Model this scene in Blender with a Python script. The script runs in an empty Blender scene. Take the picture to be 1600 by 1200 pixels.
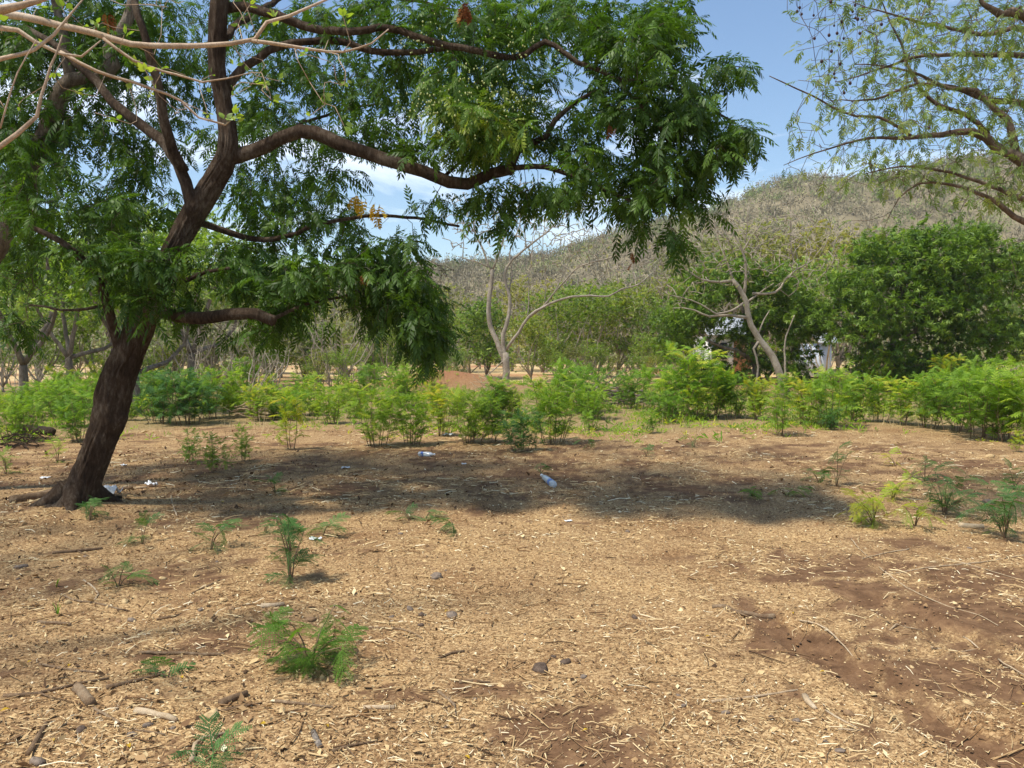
import bpy, math, random
import numpy as np

# ------------------------------------------------------------------ camera, sky, sun, exposure
S = bpy.context.scene
C = S.collection
rng = np.random.default_rng(11)
random.seed(11)
R = math.radians

FPX = 1208.0                      # focal length in pixels of the 1600 px wide photograph
HOR = 545.0                       # eye level in the photograph
PITCH = math.atan((600 - HOR) / FPX)
EYE = 1.6
cam = bpy.data.cameras.new('camera'); cam_o = bpy.data.objects.new('camera', cam); C.objects.link(cam_o)
cam.sensor_width = 36.0; cam.lens = FPX / 1600 * 36; cam.clip_start = 0.05; cam.clip_end = 5000
cam_o.location = (0, 0, EYE); cam_o.rotation_euler = (math.pi / 2 - PITCH, 0, 0)
S.camera = cam_o

SUN_EL, SUN_AZ = 64.0, -122.0      # azimuth from +Y (view direction), negative = left
sd = np.array([math.sin(R(SUN_AZ)) * math.cos(R(SUN_EL)), math.cos(R(SUN_AZ)) * math.cos(R(SUN_EL)), math.sin(R(SUN_EL))])
sun = bpy.data.lights.new('sun', 'SUN'); sun_o = bpy.data.objects.new('sun', sun); C.objects.link(sun_o)
sun.energy = 4.0; sun.angle = R(4.5); sun.color = (1.0, 0.94, 0.82)
from mathutils import Vector
sun_o.rotation_euler = Vector(sd).to_track_quat('Z', 'Y').to_euler()

W = bpy.data.worlds.new('World'); S.world = W; W.use_nodes = True
nt = W.node_tree; nt.nodes.clear()
def N(t, typ, **k):
    n = t.nodes.new(typ)
    for a, b in k.items(): setattr(n, a, b)
    return n
def ramp(t, stops, interp='LINEAR'):
    n = t.nodes.new('ShaderNodeValToRGB'); e = n.color_ramp; e.interpolation = interp
    while len(e.elements) < len(stops): e.elements.new(0.5)
    for el, (p, c) in zip(e.elements, stops):
        el.position = p; el.color = (*c, 1) if len(c) == 3 else c
    return n
sky = N(nt, 'ShaderNodeTexSky', sky_type='NISHITA', sun_disc=False)
sky.sun_elevation = R(SUN_EL); sky.sun_rotation = R(SUN_AZ); sky.air_density = 1.25; sky.dust_density = 0.0; sky.ozone_density = 4.0
tc = N(nt, 'ShaderNodeTexCoord'); mp = N(nt, 'ShaderNodeMapping'); mp.inputs['Scale'].default_value = (1.2, 1.2, 4.2)
mp.inputs['Rotation'].default_value = (0.0, 0.14, 0.5)
ns = N(nt, 'ShaderNodeTexNoise'); ns.inputs['Scale'].default_value = 2.3; ns.inputs['Detail'].default_value = 9; ns.inputs['Roughness'].default_value = 0.6; ns.inputs['Distortion'].default_value = 0.5
rp = ramp(nt, [(0.49, (0, 0, 0)), (0.72, (0.85, 0.85, 0.85))])
mx = N(nt, 'ShaderNodeMix', data_type='RGBA'); mx.inputs[7].default_value = (10.0, 10.4, 11.0, 1)
bg = N(nt, 'ShaderNodeBackground'); bg.inputs['Strength'].default_value = 0.115
ow = N(nt, 'ShaderNodeOutputWorld')
L = nt.links.new
L(tc.outputs['Generated'], mp.inputs['Vector']); L(mp.outputs[0], ns.inputs['Vector']); L(ns.outputs[0], rp.inputs[0])
L(rp.outputs[0], mx.inputs[0]); L(sky.outputs[0], mx.inputs[6]); L(mx.outputs[2], bg.inputs[0]); L(bg.outputs[0], ow.inputs[0])

S.view_settings.view_transform = 'Standard'; S.view_settings.look = 'None'
S.view_settings.exposure = 0.55; S.view_settings.gamma = 1.0; S.view_settings.use_curve_mapping = False
S.render.engine = 'CYCLES'
S.cycles.max_bounces = 6; S.cycles.diffuse_bounces = 3; S.cycles.glossy_bounces = 2; S.cycles.transmission_bounces = 6
S.cycles.use_denoising = True
S.cycles.denoising_prefilter = 'ACCURATE'
S.render.use_persistent_data = False

# ------------------------------------------------------------------ helpers
Fw = np.array([0, math.cos(PITCH), -math.sin(PITCH)]); Up = np.array([0, math.sin(PITCH), math.cos(PITCH)])
def at(px, py, Y):
    """point at world depth Y seen at photograph pixel px, py (measured from the photo, kept in metres)"""
    d = Fw + np.array([(px - 800) / FPX, 0, 0]) - (py - 600) / FPX * Up
    return np.array([0, 0, EYE]) + d * (Y / d[1])
def gp(px, py):
    d = Fw + np.array([(px - 800) / FPX, 0, 0]) - (py - 600) / FPX * Up
    s = -EYE / d[2]
    p = np.array([0, 0, EYE]) + d * s
    return np.array([p[0], p[1], height(p[0], p[1])])

def vnoise(x, y, seed=0):
    """smooth value noise, vectorised"""
    x = np.asarray(x, float); y = np.asarray(y, float)
    xi = np.floor(x); yi = np.floor(y); fx = x - xi; fy = y - yi
    def h(a, b):
        v = np.sin(a * 127.1 + b * 311.7 + seed * 74.7) * 43758.5453
        return v - np.floor(v)
    u = fx * fx * (3 - 2 * fx); v = fy * fy * (3 - 2 * fy)
    return (h(xi, yi) * (1 - u) + h(xi + 1, yi) * u) * (1 - v) + (h(xi, yi + 1) * (1 - u) + h(xi + 1, yi + 1) * u) * v
def fbm(x, y, o=4, seed=0):
    s = 0; a = 0.5
    for k in range(o):
        s = s + a * vnoise(np.asarray(x) * 2 ** k, np.asarray(y) * 2 ** k, seed + k); a *= 0.5
    return s
def pnoise(x, y, K, seed=0):
    """value noise that repeats every K cells in x"""
    x = np.asarray(x, float) + 0 * np.asarray(y, float); y = np.asarray(y, float) + 0 * x
    xi = np.floor(x); yi = np.floor(y); fx = x - xi; fy = y - yi
    def h(a, b):
        v = np.sin(np.mod(a, K) * 127.1 + b * 311.7 + seed * 74.7) * 43758.5453
        return v - np.floor(v)
    u = fx * fx * (3 - 2 * fx); v = fy * fy * (3 - 2 * fy)
    return (h(xi, yi) * (1 - u) + h(xi + 1, yi) * u) * (1 - v) + (h(xi, yi + 1) * (1 - u) + h(xi + 1, yi + 1) * u) * v
def sstep(a, b, x):
    t = np.clip((np.asarray(x, float) - a) / (b - a), 0, 1); return t * t * (3 - 2 * t)

def seg_dist(x, y, a, b):
    ax, ay = a; bx, by = b
    t = np.clip(((x - ax) * (bx - ax) + (y - ay) * (by - ay)) / ((bx - ax) ** 2 + (by - ay) ** 2), 0, 1)
    return np.hypot(x - ax - t * (bx - ax), y - ay - t * (by - ay)), t

def flat(px, py):
    d = Fw + np.array([(px - 800) / FPX, 0, 0]) - (py - 600) / FPX * Up
    p = d * (-EYE / d[2]); return (p[0], p[1])
TRACKS = [(flat(1150, 940), flat(1640, 1230), 0.16), (flat(1330, 925), flat(1750, 1110), 0.18)]
def soil(x, y):
    """0 = covered in litter, 1 = bare brown soil, with tree shade painted in"""
    x = np.asarray(x, float); y = np.asarray(y, float)
    m = np.zeros_like(x)
    for px, py, rx, ry in [(870, 1150, .38, .42), (760, 1080, .45, .18), (1480, 960, .95, .75), (1560, 900, .9, .6), (1340, 880, .8, .5),  # bare soil patches that also paint in soft shade of near trees
                           (1500, 1060, .9, .5), (1250, 1010, .3, .25), (640, 1090, .4, .16), (1420, 850, .5, .5), (1150, 760, 1.5, .5), (1300, 740, 1.3, .8)]:
        gx, gy = flat(px, py)
        m = np.maximum(m, np.exp(-((x - gx) / rx) ** 2 - ((y - gy) / ry) ** 2) * (1 if py > 820 else .55))
    for a, b, w in TRACKS:
        d, t = seg_dist(x, y, a, b); m = np.maximum(m, np.exp(-(d / w) ** 2) * .95)
    n = fbm(x * 1.7, y * 1.7, 4, 3)
    n2 = fbm(x * 6, y * 6, 3, 9)
    n3 = fbm(x * 19, y * 19, 2, 13)
    m = np.maximum(m, .58 * sstep(6.8, 8.8, y) * sstep(16, 12.5, y)); m = np.maximum(m, .44 * sstep(-.05, -.40, x / np.maximum(y, 1)) + .1 * sstep(5, 7.5, y))  # crown shade across the middle painted in as redder, barer soil
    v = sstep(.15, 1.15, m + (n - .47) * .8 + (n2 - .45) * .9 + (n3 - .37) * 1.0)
    return np.clip(v * .92 + sstep(.52, .74, n * .6 + n2 * .4) * .5, 0, 1)
def height(x, y):
    x = np.asarray(x, float); y = np.asarray(y, float)
    z = (fbm(x * .35, y * .35, 3, 5) - .45) * .10 * np.clip(y / 8, .4, 1) + (fbm(x * 2.2, y * 2.2, 3, 21) - .45) * .05 + (fbm(x * 9, y * 9, 2, 22) - .37) * .014 * sstep(14, 6, y)
    for a, b, w in TRACKS:
        d, t = seg_dist(x, y, a, b)
        ln = math.hypot(b[0] - a[0], b[1] - a[1])
        k = sstep(w, w * .6, d) * sstep(0, .12, t)
        z = z - .030 * k + .013 * k * np.sin(t * ln / .105 * 2 * math.pi + np.abs(d) * 22) + .028 * np.exp(-((d - w * 1.15) / .05) ** 2) * sstep(0, .12, t)
    mx_, my_ = flat(690, 612)
    z = z + .75 * np.exp(-((x - mx_) / 2.6) ** 2 - ((y - my_ - 1) / 1.6) ** 2)
    mx_, my_ = flat(1230, 612)
    z = z + .45 * np.exp(-((x - mx_ - 2) / 6) ** 2 - ((y - my_ - 3) / 3) ** 2)
    bx, by = flat(125, 800)
    z = z + .10 * np.exp(-((x - bx) ** 2 + (y - by) ** 2) / .7)
    return z

def mk(name, V, F, mat, attrs=None, smooth=False, parent=None):
    """one mesh object from numpy verts and a list of (m,3)/(m,4) face arrays"""
    me = bpy.data.meshes.new(name)
    V = np.asarray(V, np.float32)
    if not isinstance(F, (list, tuple)): F = [F]
    F = [np.asarray(f, np.int32) for f in F if len(f)]
    me.vertices.add(len(V)); me.vertices.foreach_set('co', V.ravel())
    idx = np.concatenate([f.ravel() for f in F]); tot = np.concatenate([np.full(len(f), f.shape[1], np.int32) for f in F])
    st = np.concatenate([[0], np.cumsum(tot)[:-1]]).astype(np.int32)
    me.loops.add(len(idx)); me.loops.foreach_set('vertex_index', idx)
    me.polygons.add(len(tot)); me.polygons.foreach_set('loop_start', st)
    try: me.polygons.foreach_set('loop_total', tot)
    except Exception: pass
    if smooth: me.polygons.foreach_set('use_smooth', np.ones(len(tot), bool))
    me.update(calc_edges=True); me.validate()
    for k, a in (attrs or {}).items():
        a = np.asarray(a, np.float32)
        if a.ndim == 1:
            at_ = me.attributes.new(k, 'FLOAT', 'POINT'); at_.data.foreach_set('value', a)
        else:
            at_ = me.attributes.new(k, 'FLOAT_VECTOR', 'POINT'); at_.data.foreach_set('vector', a.ravel())
    me.materials.append(mat)
    o = bpy.data.objects.new(name, me); C.objects.link(o)
    if parent: o.parent = parent
    return o
def tag(o, label=None, cat=None, group=None, kind=None):
    if label: o['label'] = label
    if cat: o['category'] = cat
    if group: o['group'] = group
    if kind: o['kind'] = kind
    return o
def thing(name, label, cat, loc=(0, 0, 0), rz=0, group=None, sc=1):
    o = bpy.data.objects.new(name, None); C.objects.link(o); o.empty_display_size = .1
    o.location = loc; o.rotation_euler = (0, 0, rz); o.scale = (sc, sc, sc)
    return tag(o, label, cat, group)
def copy_tree(o, loc, rz, sc, label, group=None, sz=None):
    c = o.copy(); C.objects.link(c)
    c.location = loc; c.rotation_euler = (0, 0, rz); c.scale = (sc, sc, sc if sz is None else sz); c['label'] = label
    if group: c['group'] = group
    for ch in o.children:
        d = ch.copy(); C.objects.link(d); d.parent = c
    return c
class Bag:
    """collects pieces for one mesh"""
    def __init__(s): s.V = []; s.F = []; s.A = []; s.n = 0
    def add(s, V, F, a=None):
        V = np.asarray(V, float).reshape(-1, 3); s.V.append(V)
        for f in (F if isinstance(F, list) else [F]):
            if len(f): s.F.append(np.asarray(f) + s.n)
        s.A.append(np.asarray(a, float) if a is not None else np.zeros(len(V))); s.n += len(V)
    def build(s, name, mat, parent=None, smooth=False, attr='tint'):
        f3 = [f for f in s.F if f.shape[1] == 3]; f4 = [f for f in s.F if f.shape[1] == 4]
        F = ([np.concatenate(f3)] if f3 else []) + ([np.concatenate(f4)] if f4 else [])
        return mk(name, np.concatenate(s.V), F, mat, {attr: np.concatenate(s.A)}, smooth, parent)

def nrm(v):
    v = np.asarray(v, float); return v / np.maximum(np.linalg.norm(v, axis=-1, keepdims=True), 1e-9)
def frames(d, up=None, roll=0.0):
    """rotation matrices whose x axis is d and z axis near up"""
    d = nrm(d); n = len(d)
    up = np.tile([0, 0, 1.0], (n, 1)) if up is None else up
    up = up + rng.normal(0, max(roll, 1e-4), (n, 3))
    y = nrm(np.cross(up, d)); z = np.cross(d, y)
    return np.stack([d, y, z], axis=2)
def inst(Vt, Ft, M, T, s):
    n, k = len(T), len(Vt)
    s = np.broadcast_to(np.asarray(s, float), (n,))
    V = np.einsum('nij,kj->nki', M, Vt) * s[:, None, None] + T[:, None, :]
    F = (np.asarray(Ft)[None] + (np.arange(n) * k)[:, None, None]).reshape(-1, np.asarray(Ft).shape[1])
    return V.reshape(-1, 3), F

def catmull(P, step):
    P = np.asarray(P, float)
    if len(P) == 2: Q = P
    A = np.vstack([2 * P[0] - P[1], P, 2 * P[-1] - P[-2]])
    out = []
    for i in range(len(P) - 1):
        p0, p1, p2, p3 = A[i:i + 4]
        m = max(1, int(np.linalg.norm((p2 - p1)[:3]) / step))
        for t in np.arange(m) / m:
            out.append(.5 * (2 * p1 + (p2 - p0) * t + (2 * p0 - 5 * p1 + 4 * p2 - p3) * t * t + (3 * p1 - p0 - 3 * p2 + p3) * t ** 3))
    out.append(P[-1]); return np.array(out)

def tube(bag, P, r, sides=8, cap=True, tint=0.0, bumpy=0.0):
    P = np.asarray(P, float); r = np.broadcast_to(np.asarray(r, float), (len(P),))
    t = nrm(np.gradient(P, axis=0)); mean = nrm(P[-1] - P[0])
    ref = np.eye(3)[np.argmin(np.abs(mean))]
    u = nrm(np.cross(t, ref)); v = np.cross(t, u)
    a = np.arange(sides) / sides * 2 * math.pi
    rr = r[:, None] * np.ones(sides)
    if bumpy:
        L_ = np.concatenate([[0], np.cumsum(np.linalg.norm(np.diff(P, axis=0), axis=1))])
        rr = rr * (1 + bumpy * (fbm(L_[:, None] * 2.2 / max(r.max(), .02) * .12 + 0 * a, a[None] * 1.2 + 0 * L_[:, None], 3, int(P[0, 0] * 13) % 50) - .45)
                   + bumpy * .5 * (vnoise(a[None] * 4.2 + .3 * np.sin(L_[:, None] * 3), L_[:, None] * 2.5, 4) - .5))
    if sides >= 40:                                   # furrowed bark on thick trunks
        L_ = np.concatenate([[0], np.cumsum(np.linalg.norm(np.diff(P, axis=0), axis=1))])[:, None]; aa = (a / (2 * math.pi))[None]
        warp = .5 * vnoise(L_ * 1.7, 0 * L_, 5)
        for K, f, am in ((26, 4.5, .020), (52, 10, .010)):
            rr = rr - am * np.minimum(rr / .16, 1) * (1 - np.abs(2 * pnoise((aa + warp * .15) * K, L_ * f, K, K) - 1)) ** 2.2
    V = P[:, None] + rr[:, :, None] * (np.cos(a)[None, :, None] * u[:, None] + np.sin(a)[None, :, None] * v[:, None])
    n = len(P); i = np.arange(n - 1)[:, None] * sides; j = np.arange(sides)[None]; k = (j + 1) % sides
    F = np.stack([i + j, i + k, i + k + sides, i + j + sides], 2).reshape(-1, 4)
    Fs = [F]; V = V.reshape(-1, 3); tt = np.full(len(V), tint)
    if cap:
        V = np.vstack([V, P[-1] + t[-1] * r[-1] * .4, P[0]]); tt = np.append(tt, [tint, tint]); c = n * sides
        jj = np.arange(sides)
        Fs.append(np.stack([(n - 1) * sides + jj, (n - 1) * sides + (jj + 1) % sides, np.full(sides, c)], 1))
        Fs.append(np.stack([(jj + 1) % sides, jj, np.full(sides, c + 1)], 1))
    bag.add(V, Fs, tt)

class Skel:
    """branch skeleton: traced limbs first, then twigs that grow towards points in the crown"""
    def __init__(s, step=.15):
        s.cap = 200000; s.P = np.zeros((s.cap, 3)); s.D = np.zeros((s.cap, 3)); s.r = np.zeros(s.cap); s.n = 0
        s.polys = []; s.twigs = []; s.step = step
    def _add(s, Q, rr):
        d = nrm(np.gradient(Q, axis=0)); m = len(Q)
        s.P[s.n:s.n + m] = Q; s.D[s.n:s.n + m] = d; s.r[s.n:s.n + m] = rr; s.n += m
        return d
    def limb(s, pts, r, wig=0.0, sides=None, bumpy=0.0, attract=True):
        r = np.asarray(r, float)
        if r.ndim == 0: r = np.full(len(pts), float(r))
        if len(r) == 2 and len(pts) > 2: r = np.linspace(r[0], r[1], len(pts))
        Q = catmull(np.hstack([np.asarray(pts, float), r[:, None]]), s.step)
        q, rr = Q[:, :3].copy(), np.maximum(Q[:, 3], .002)
        if wig:
            w = rng.normal(0, wig, q.shape); w[0] = 0; w = (w + np.roll(w, 1, 0) + np.roll(w, -1, 0)) / 2; w[0] = 0; q += w
        if attract: s._add(q, rr)
        s.polys.append((q, rr, sides, bumpy)); return q
    def attach(s, T, rfac=.011, rmin=.003, wig=.05, curve=.35, maxlen=1e9, step=None, grav=0.0, ang=.35):
        T = np.asarray(T, float); step = step or s.step
        d0 = np.array([np.min(np.linalg.norm(s.P[:s.n] - t, axis=1)) for t in T])
        for t in T[np.argsort(d0)]:
            v = t - s.P[:s.n]; dist = np.linalg.norm(v, axis=1)
            cs = np.einsum('ij,ij->i', v, s.D[:s.n]) / np.maximum(dist, 1e-6)
            i = int(np.argmin(dist * (1 + ang * (1 - cs)))); Ln = dist[i]
            if Ln < .03: continue
            b = s.P[i]; c = b + s.D[i] * Ln * curve + np.array([0, 0, grav * Ln])
            m = max(3, int(Ln / step) + 1); u = np.linspace(0, 1, m)[:, None]
            q = (1 - u) ** 2 * b + 2 * u * (1 - u) * c + u * u * t
            w = rng.normal(0, wig, q.shape) * Ln ** .5 * np.sin(u * math.pi) ; q = q + w
            r0 = min(s.r[i] * .75, rmin + rfac * Ln); rr = np.linspace(max(r0, rmin), rmin, m)
            d = s._add(q[1:], rr[1:]); s.polys.append((q, rr, None, 0)); s.twigs.append((q, d, Ln))
    def bark(s, name, mat, parent, minr=0.0, thin=3):
        b = Bag()
        for q, rr, sd_, bp in s.polys:
            if rr.max() < minr: continue
            m = rr.max(); k = sd_ or (14 if m > .09 else 8 if m > .035 else 5 if m > .012 else thin)
            tube(b, q, rr, k, True, rng.random(), bp)
        return b.build(name, mat, parent, smooth=True)
    def spots(s, per_m, frac=.35, tipn=3, jit=.02):
        """leaf bases along the outer part of every twig: positions and twig directions"""
        A, D = [], []
        for q, d, Ln in s.twigs:
            n = max(1, int(Ln * (1 - frac) * per_m + rng.random()))
            u = np.concatenate([frac + (1 - frac) * rng.random(n), .9 + .1 * rng.random(tipn)]) * (len(q) - 1)
            i = np.minimum(u.astype(int), len(q) - 2); f = (u - i)[:, None]
            A.append(q[i] * (1 - f) + q[i + 1] * f + rng.normal(0, jit, (len(u), 3))); D.append(d[np.minimum(i, len(d) - 1)])
        return np.concatenate(A), np.concatenate(D)

# ---- leaf templates: along +X, facing +Z
def leaflet(base, d, ln, w, nz, fold=.25, sag=0.0):
    d = nrm(d); side = nrm(np.cross(nz, d)); up = np.cross(d, side)
    m = base + d * ln * .42
    return np.array([base, m + side * w - up * w * fold, base + d * ln - up * (sag * ln), m - side * w - up * w * fold])
LQ = np.array([[0, 1, 2], [0, 2, 3]])
def pinnate(pairs, length, ll, lw, droop, seed=0, ang=55, fold=.3, terminal=True):
    g = np.random.default_rng(seed); V, F = [], []; n = 0
    def rach(u):
        return np.array([length * (u - .12 * droop * u * u), 0, -droop * length * .5 * u * u])
    sgn = [(u, s) for u in np.linspace(.2, .94, pairs) for s in (-1, 1)]
    for u, s in sgn:
        b = rach(u); t = nrm(rach(min(1, u + .05)) - rach(u - .05)); a = R(ang + g.normal(0, 9) - 15 * u)
        d = t * math.cos(a) + np.array([0, s, 0]) * math.sin(a) + np.array([0, 0, -.18 - .3 * g.random()])
        sz = .75 + .45 * math.sin(u * 2.6); nz = np.array([g.normal(0, .25), -s * .15 + g.normal(0, .2), 1])
        V.append(leaflet(b, d, ll * sz * g.uniform(.85, 1.15), lw * sz, nz, fold, .12)); F.append(LQ + n); n += 4
    if terminal:
        V.append(leaflet(rach(1), nrm(rach(1) - rach(.9)), ll, lw, np.array([0, 0, 1.]), fold)); F.append(LQ + n); n += 4
    w = .0035
    for a_, b_ in ((0, .5), (.5, 1)):
        p, q = rach(a_), rach(b_); V.append(np.array([p + [0, w, 0], p - [0, w, 0], q - [0, w * .6, 0], q + [0, w * .6, 0]])); F.append(np.array([[0, 1, 2], [0, 2, 3]]) + n); n += 4
    return np.concatenate(V), np.concatenate(F)
def bipinnate(pairs, length, pl, sub, seed=0, droop=.5, lw=.008, solid=False):
    """feathery leaf: pinnae along a rachis; each pinna either a narrow strip or rows of tiny leaflets"""
    g = np.random.default_rng(seed); V, F = [], []; n = 0
    def rach(u): return np.array([length * (u - .1 * droop * u * u), 0, -droop * length * .45 * u * u + .05 * length * u])
    for u in np.linspace(.25, 1, pairs):
        for s in (-1, 1):
            b = rach(u); a = R(62 - 26 * u + g.normal(0, 6)); P = pl * (.7 + .4 * math.sin(u * 2.8)) * g.uniform(.85, 1.1)
            d = nrm(np.array([math.cos(a), s * math.sin(a), -.15 - .25 * g.random() - .3 * u * droop])); nz = np.array([0, 0, 1.]) + g.normal(0, .12, 3)
            if solid:
                V.append(leaflet(b, d, P, lw, nz, .2, .15)); F.append(LQ + n); n += 4
            else:
                side = nrm(np.cross(nz, d))
                for k in range(sub):
                    v = (k + .6) / sub
                    for q in (-1, 1):
                        bb = b + d * P * v + np.array([0, 0, -.12 * P * v * v])
                        V.append(leaflet(bb, side * q + d * .35, lw * (1.1 - .3 * v), lw * .26, nz, .1)); F.append(LQ + n); n += 4
    w = .0025
    for a_, b_ in ((0, .5), (.5, 1)):
        p, q = rach(a_), rach(b_); V.append(np.array([p + [0, w, 0], p - [0, w, 0], q - [0, w, 0], q + [0, w, 0]])); F.append(LQ + n); n += 4
    return np.concatenate(V), np.concatenate(F)
def rosette(nl, ll, lw, seed=0, down=.35, simple=False):
    g = np.random.default_rng(seed); V, F = [], []; n = 0
    for k in range(nl):
        a = k / nl * 2 * math.pi * 1.62; e = g.uniform(.15, 1.2)
        d = nrm(np.array([math.cos(e) + .1, math.sin(a) * math.sin(e) * 1.1, math.cos(a) * math.sin(e) * 1.1 - down]))
        nz = np.array([.4, 0, 1.]) + g.normal(0, .25, 3)
        if simple: V.append(leaflet(d * .015, d, ll * g.uniform(.7, 1.1), lw, nz, .3, .2)); F.append(LQ + n); n += 4; continue
        side = nrm(np.cross(nz, d)); up = np.cross(d, side); l = ll * g.uniform(.7, 1.1); b = d * .015
        m1 = b + d * l * .35; m2 = b + d * l * .7 - up * l * .08
        V.append(np.array([b, m1 + side * lw, m2 + side * lw * .75, b + d * l - up * l * .22, m2 - side * lw * .75, m1 - side * lw]))
        F.append(np.array([[0, 1, 5], [1, 2, 5], [2, 4, 5], [2, 3, 4]]) + n); n += 6
    return np.concatenate(V), np.concatenate(F)
def foliage(name, mat, parent, tmpl, A, D, s=(.8, 1.2), tilt=(.5, .7, -.3), roll=.25, tint=(0, 1), tfun=None):
    """leaves of one crown: templates shared out over the leaf bases"""
    n = len(A); b = Bag(); which = rng.integers(0, len(tmpl), n)
    rd = nrm(rng.normal(0, 1, (n, 3)) * [1, 1, .5])
    d = nrm(D * tilt[0] + rd * tilt[1] + np.array([0, 0, tilt[2]]))
    M = frames(d, roll=roll); sc = rng.uniform(s[0], s[1], n)
    tn = rng.uniform(tint[0], tint[1], n)
    if tfun is not None: tn = np.clip(tn + tfun(A), 0, 1)
    for k, (Vt, Ft) in enumerate(tmpl):
        w = which == k
        if not w.any(): continue
        V, F = inst(Vt, Ft, M[w], A[w], sc[w]); b.add(V, F, np.repeat(tn[w], len(Vt)))
    return b.build(name, mat, parent)
def ell(c, r, n, shell=.0):
    p = nrm(rng.normal(0, 1, (n, 3))) * (rng.random((n, 1)) ** (1 / 3) * (1 - shell) + shell)
    return np.asarray(c) + p * np.asarray(r)

# ------------------------------------------------------------------ materials
def newmat(name):
    m = bpy.data.materials.new(name); m.use_nodes = True; t = m.node_tree; t.nodes.clear()
    return m, t, N(t, 'ShaderNodeOutputMaterial')
def leaf_mat(name, stops, trans=.3, rough=.45, spec=.35, tcol=(1.5, 1.6, .6), vary=0.0):
    m, t, o = newmat(name)
    a = N(t, 'ShaderNodeAttribute', attribute_name='tint'); r = ramp(t, stops)
    p = N(t, 'ShaderNodeBsdfPrincipled'); p.inputs['Roughness'].default_value = rough; p.inputs['Specular IOR Level'].default_value = spec
    tr = N(t, 'ShaderNodeBsdfTranslucent'); mc = N(t, 'ShaderNodeMix', data_type='RGBA', blend_type='MULTIPLY'); mc.inputs[0].default_value = 1
    mc.inputs[7].default_value = (*tcol, 1); ms = N(t, 'ShaderNodeMixShader'); ms.inputs[0].default_value = trans
    l = t.links.new
    oi = N(t, 'ShaderNodeObjectInfo'); vr = ramp(t, [(0, (.70, .76, .80)), (.3, (1, 1, 1)), (.65, (1.25, 1.1, .9)), (1, (1.15, .92, .7))]); mv = N(t, 'ShaderNodeMix', data_type='RGBA', blend_type='MULTIPLY'); mv.inputs[0].default_value = vary
    l(oi.outputs['Random'], vr.inputs[0]); l(r.outputs[0], mv.inputs[6]); l(vr.outputs[0], mv.inputs[7])
    l(a.outputs['Fac'], r.inputs[0]); l(mv.outputs[2], p.inputs['Base Color']); l(mv.outputs[2], mc.inputs[6]); l(mc.outputs[2], tr.inputs[0])
    l(p.outputs[0], ms.inputs[1]); l(tr.outputs[0], ms.inputs[2]); l(ms.outputs[0], o.inputs[0])
    return m
def bark_mat(name, c1, c2, c3, scale=12, bump=.6, stretch=.28, lichen=0.0):
    m, t, o = newmat(name); l = t.links.new
    g = N(t, 'ShaderNodeTexCoord'); mp_ = N(t, 'ShaderNodeMapping'); mp_.inputs['Scale'].default_value = (1, 1, stretch)
    n1 = N(t, 'ShaderNodeTexNoise'); n1.inputs['Scale'].default_value = scale; n1.inputs['Detail'].default_value = 6; n1.inputs['Roughness'].default_value = .65
    v1 = N(t, 'ShaderNodeTexVoronoi', feature='DISTANCE_TO_EDGE'); v1.inputs['Scale'].default_value = scale * 1.6
    n2 = N(t, 'ShaderNodeTexNoise'); n2.inputs['Scale'].default_value = 3.0; n2.inputs['Detail'].default_value = 5
    r = ramp(t, [(.34, c1), (.5, c2), (.66, c3)])
    p = N(t, 'ShaderNodeBsdfPrincipled'); p.inputs['Roughness'].default_value = .9; p.inputs['Specular IOR Level'].default_value = .15
    b = N(t, 'ShaderNodeBump'); b.inputs['Strength'].default_value = bump; b.inputs['Distance'].default_value = .03
    ad = N(t, 'ShaderNodeMath', operation='ADD'); rr = ramp(t, [(0, (0, 0, 0)), (.25, (1, 1, 1))])
    l(g.outputs['Object'], mp_.inputs[0]); l(mp_.outputs[0], n1.inputs['Vector'])
    nw = N(t, 'ShaderNodeMix', data_type='VECTOR'); nw.inputs[0].default_value = .22; l(mp_.outputs[0], nw.inputs[4]); l(n1.outputs['Color'], nw.inputs[5])
    l(nw.outputs[1], v1.inputs['Vector']); l(g.outputs['Object'], n2.inputs['Vector'])
    l(v1.outputs['Distance'], rr.inputs[0]); l(n1.outputs[0], ad.inputs[0]); l(rr.outputs[0], ad.inputs[1]); l(ad.outputs[0], b.inputs['Height'])
    mm = N(t, 'ShaderNodeMath', operation='MULTIPLY_ADD'); mm.inputs[1].default_value = .5; l(n2.outputs[0], mm.inputs[0])
    m3 = N(t, 'ShaderNodeMath', operation='MULTIPLY'); m3.inputs[1].default_value = .5; l(n1.outputs[0], m3.inputs[0]); l(m3.outputs[0], mm.inputs[2])
    fc = ramp(t, [(0, (.62, .6, .58)), (.10, (1, 1, 1))]); l(v1.outputs['Distance'], fc.inputs[0]); fm = N(t, 'ShaderNodeMix', data_type='RGBA', blend_type='MULTIPLY'); fm.inputs[0].default_value = 1
    l(mm.outputs[0], r.inputs[0]); l(r.outputs[0], fm.inputs[6]); l(fc.outputs[0], fm.inputs[7]); l(fm.outputs[2], p.inputs['Base Color']); l(b.outputs[0], p.inputs['Normal']); l(p.outputs[0], o.inputs[0])
    return m
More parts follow.
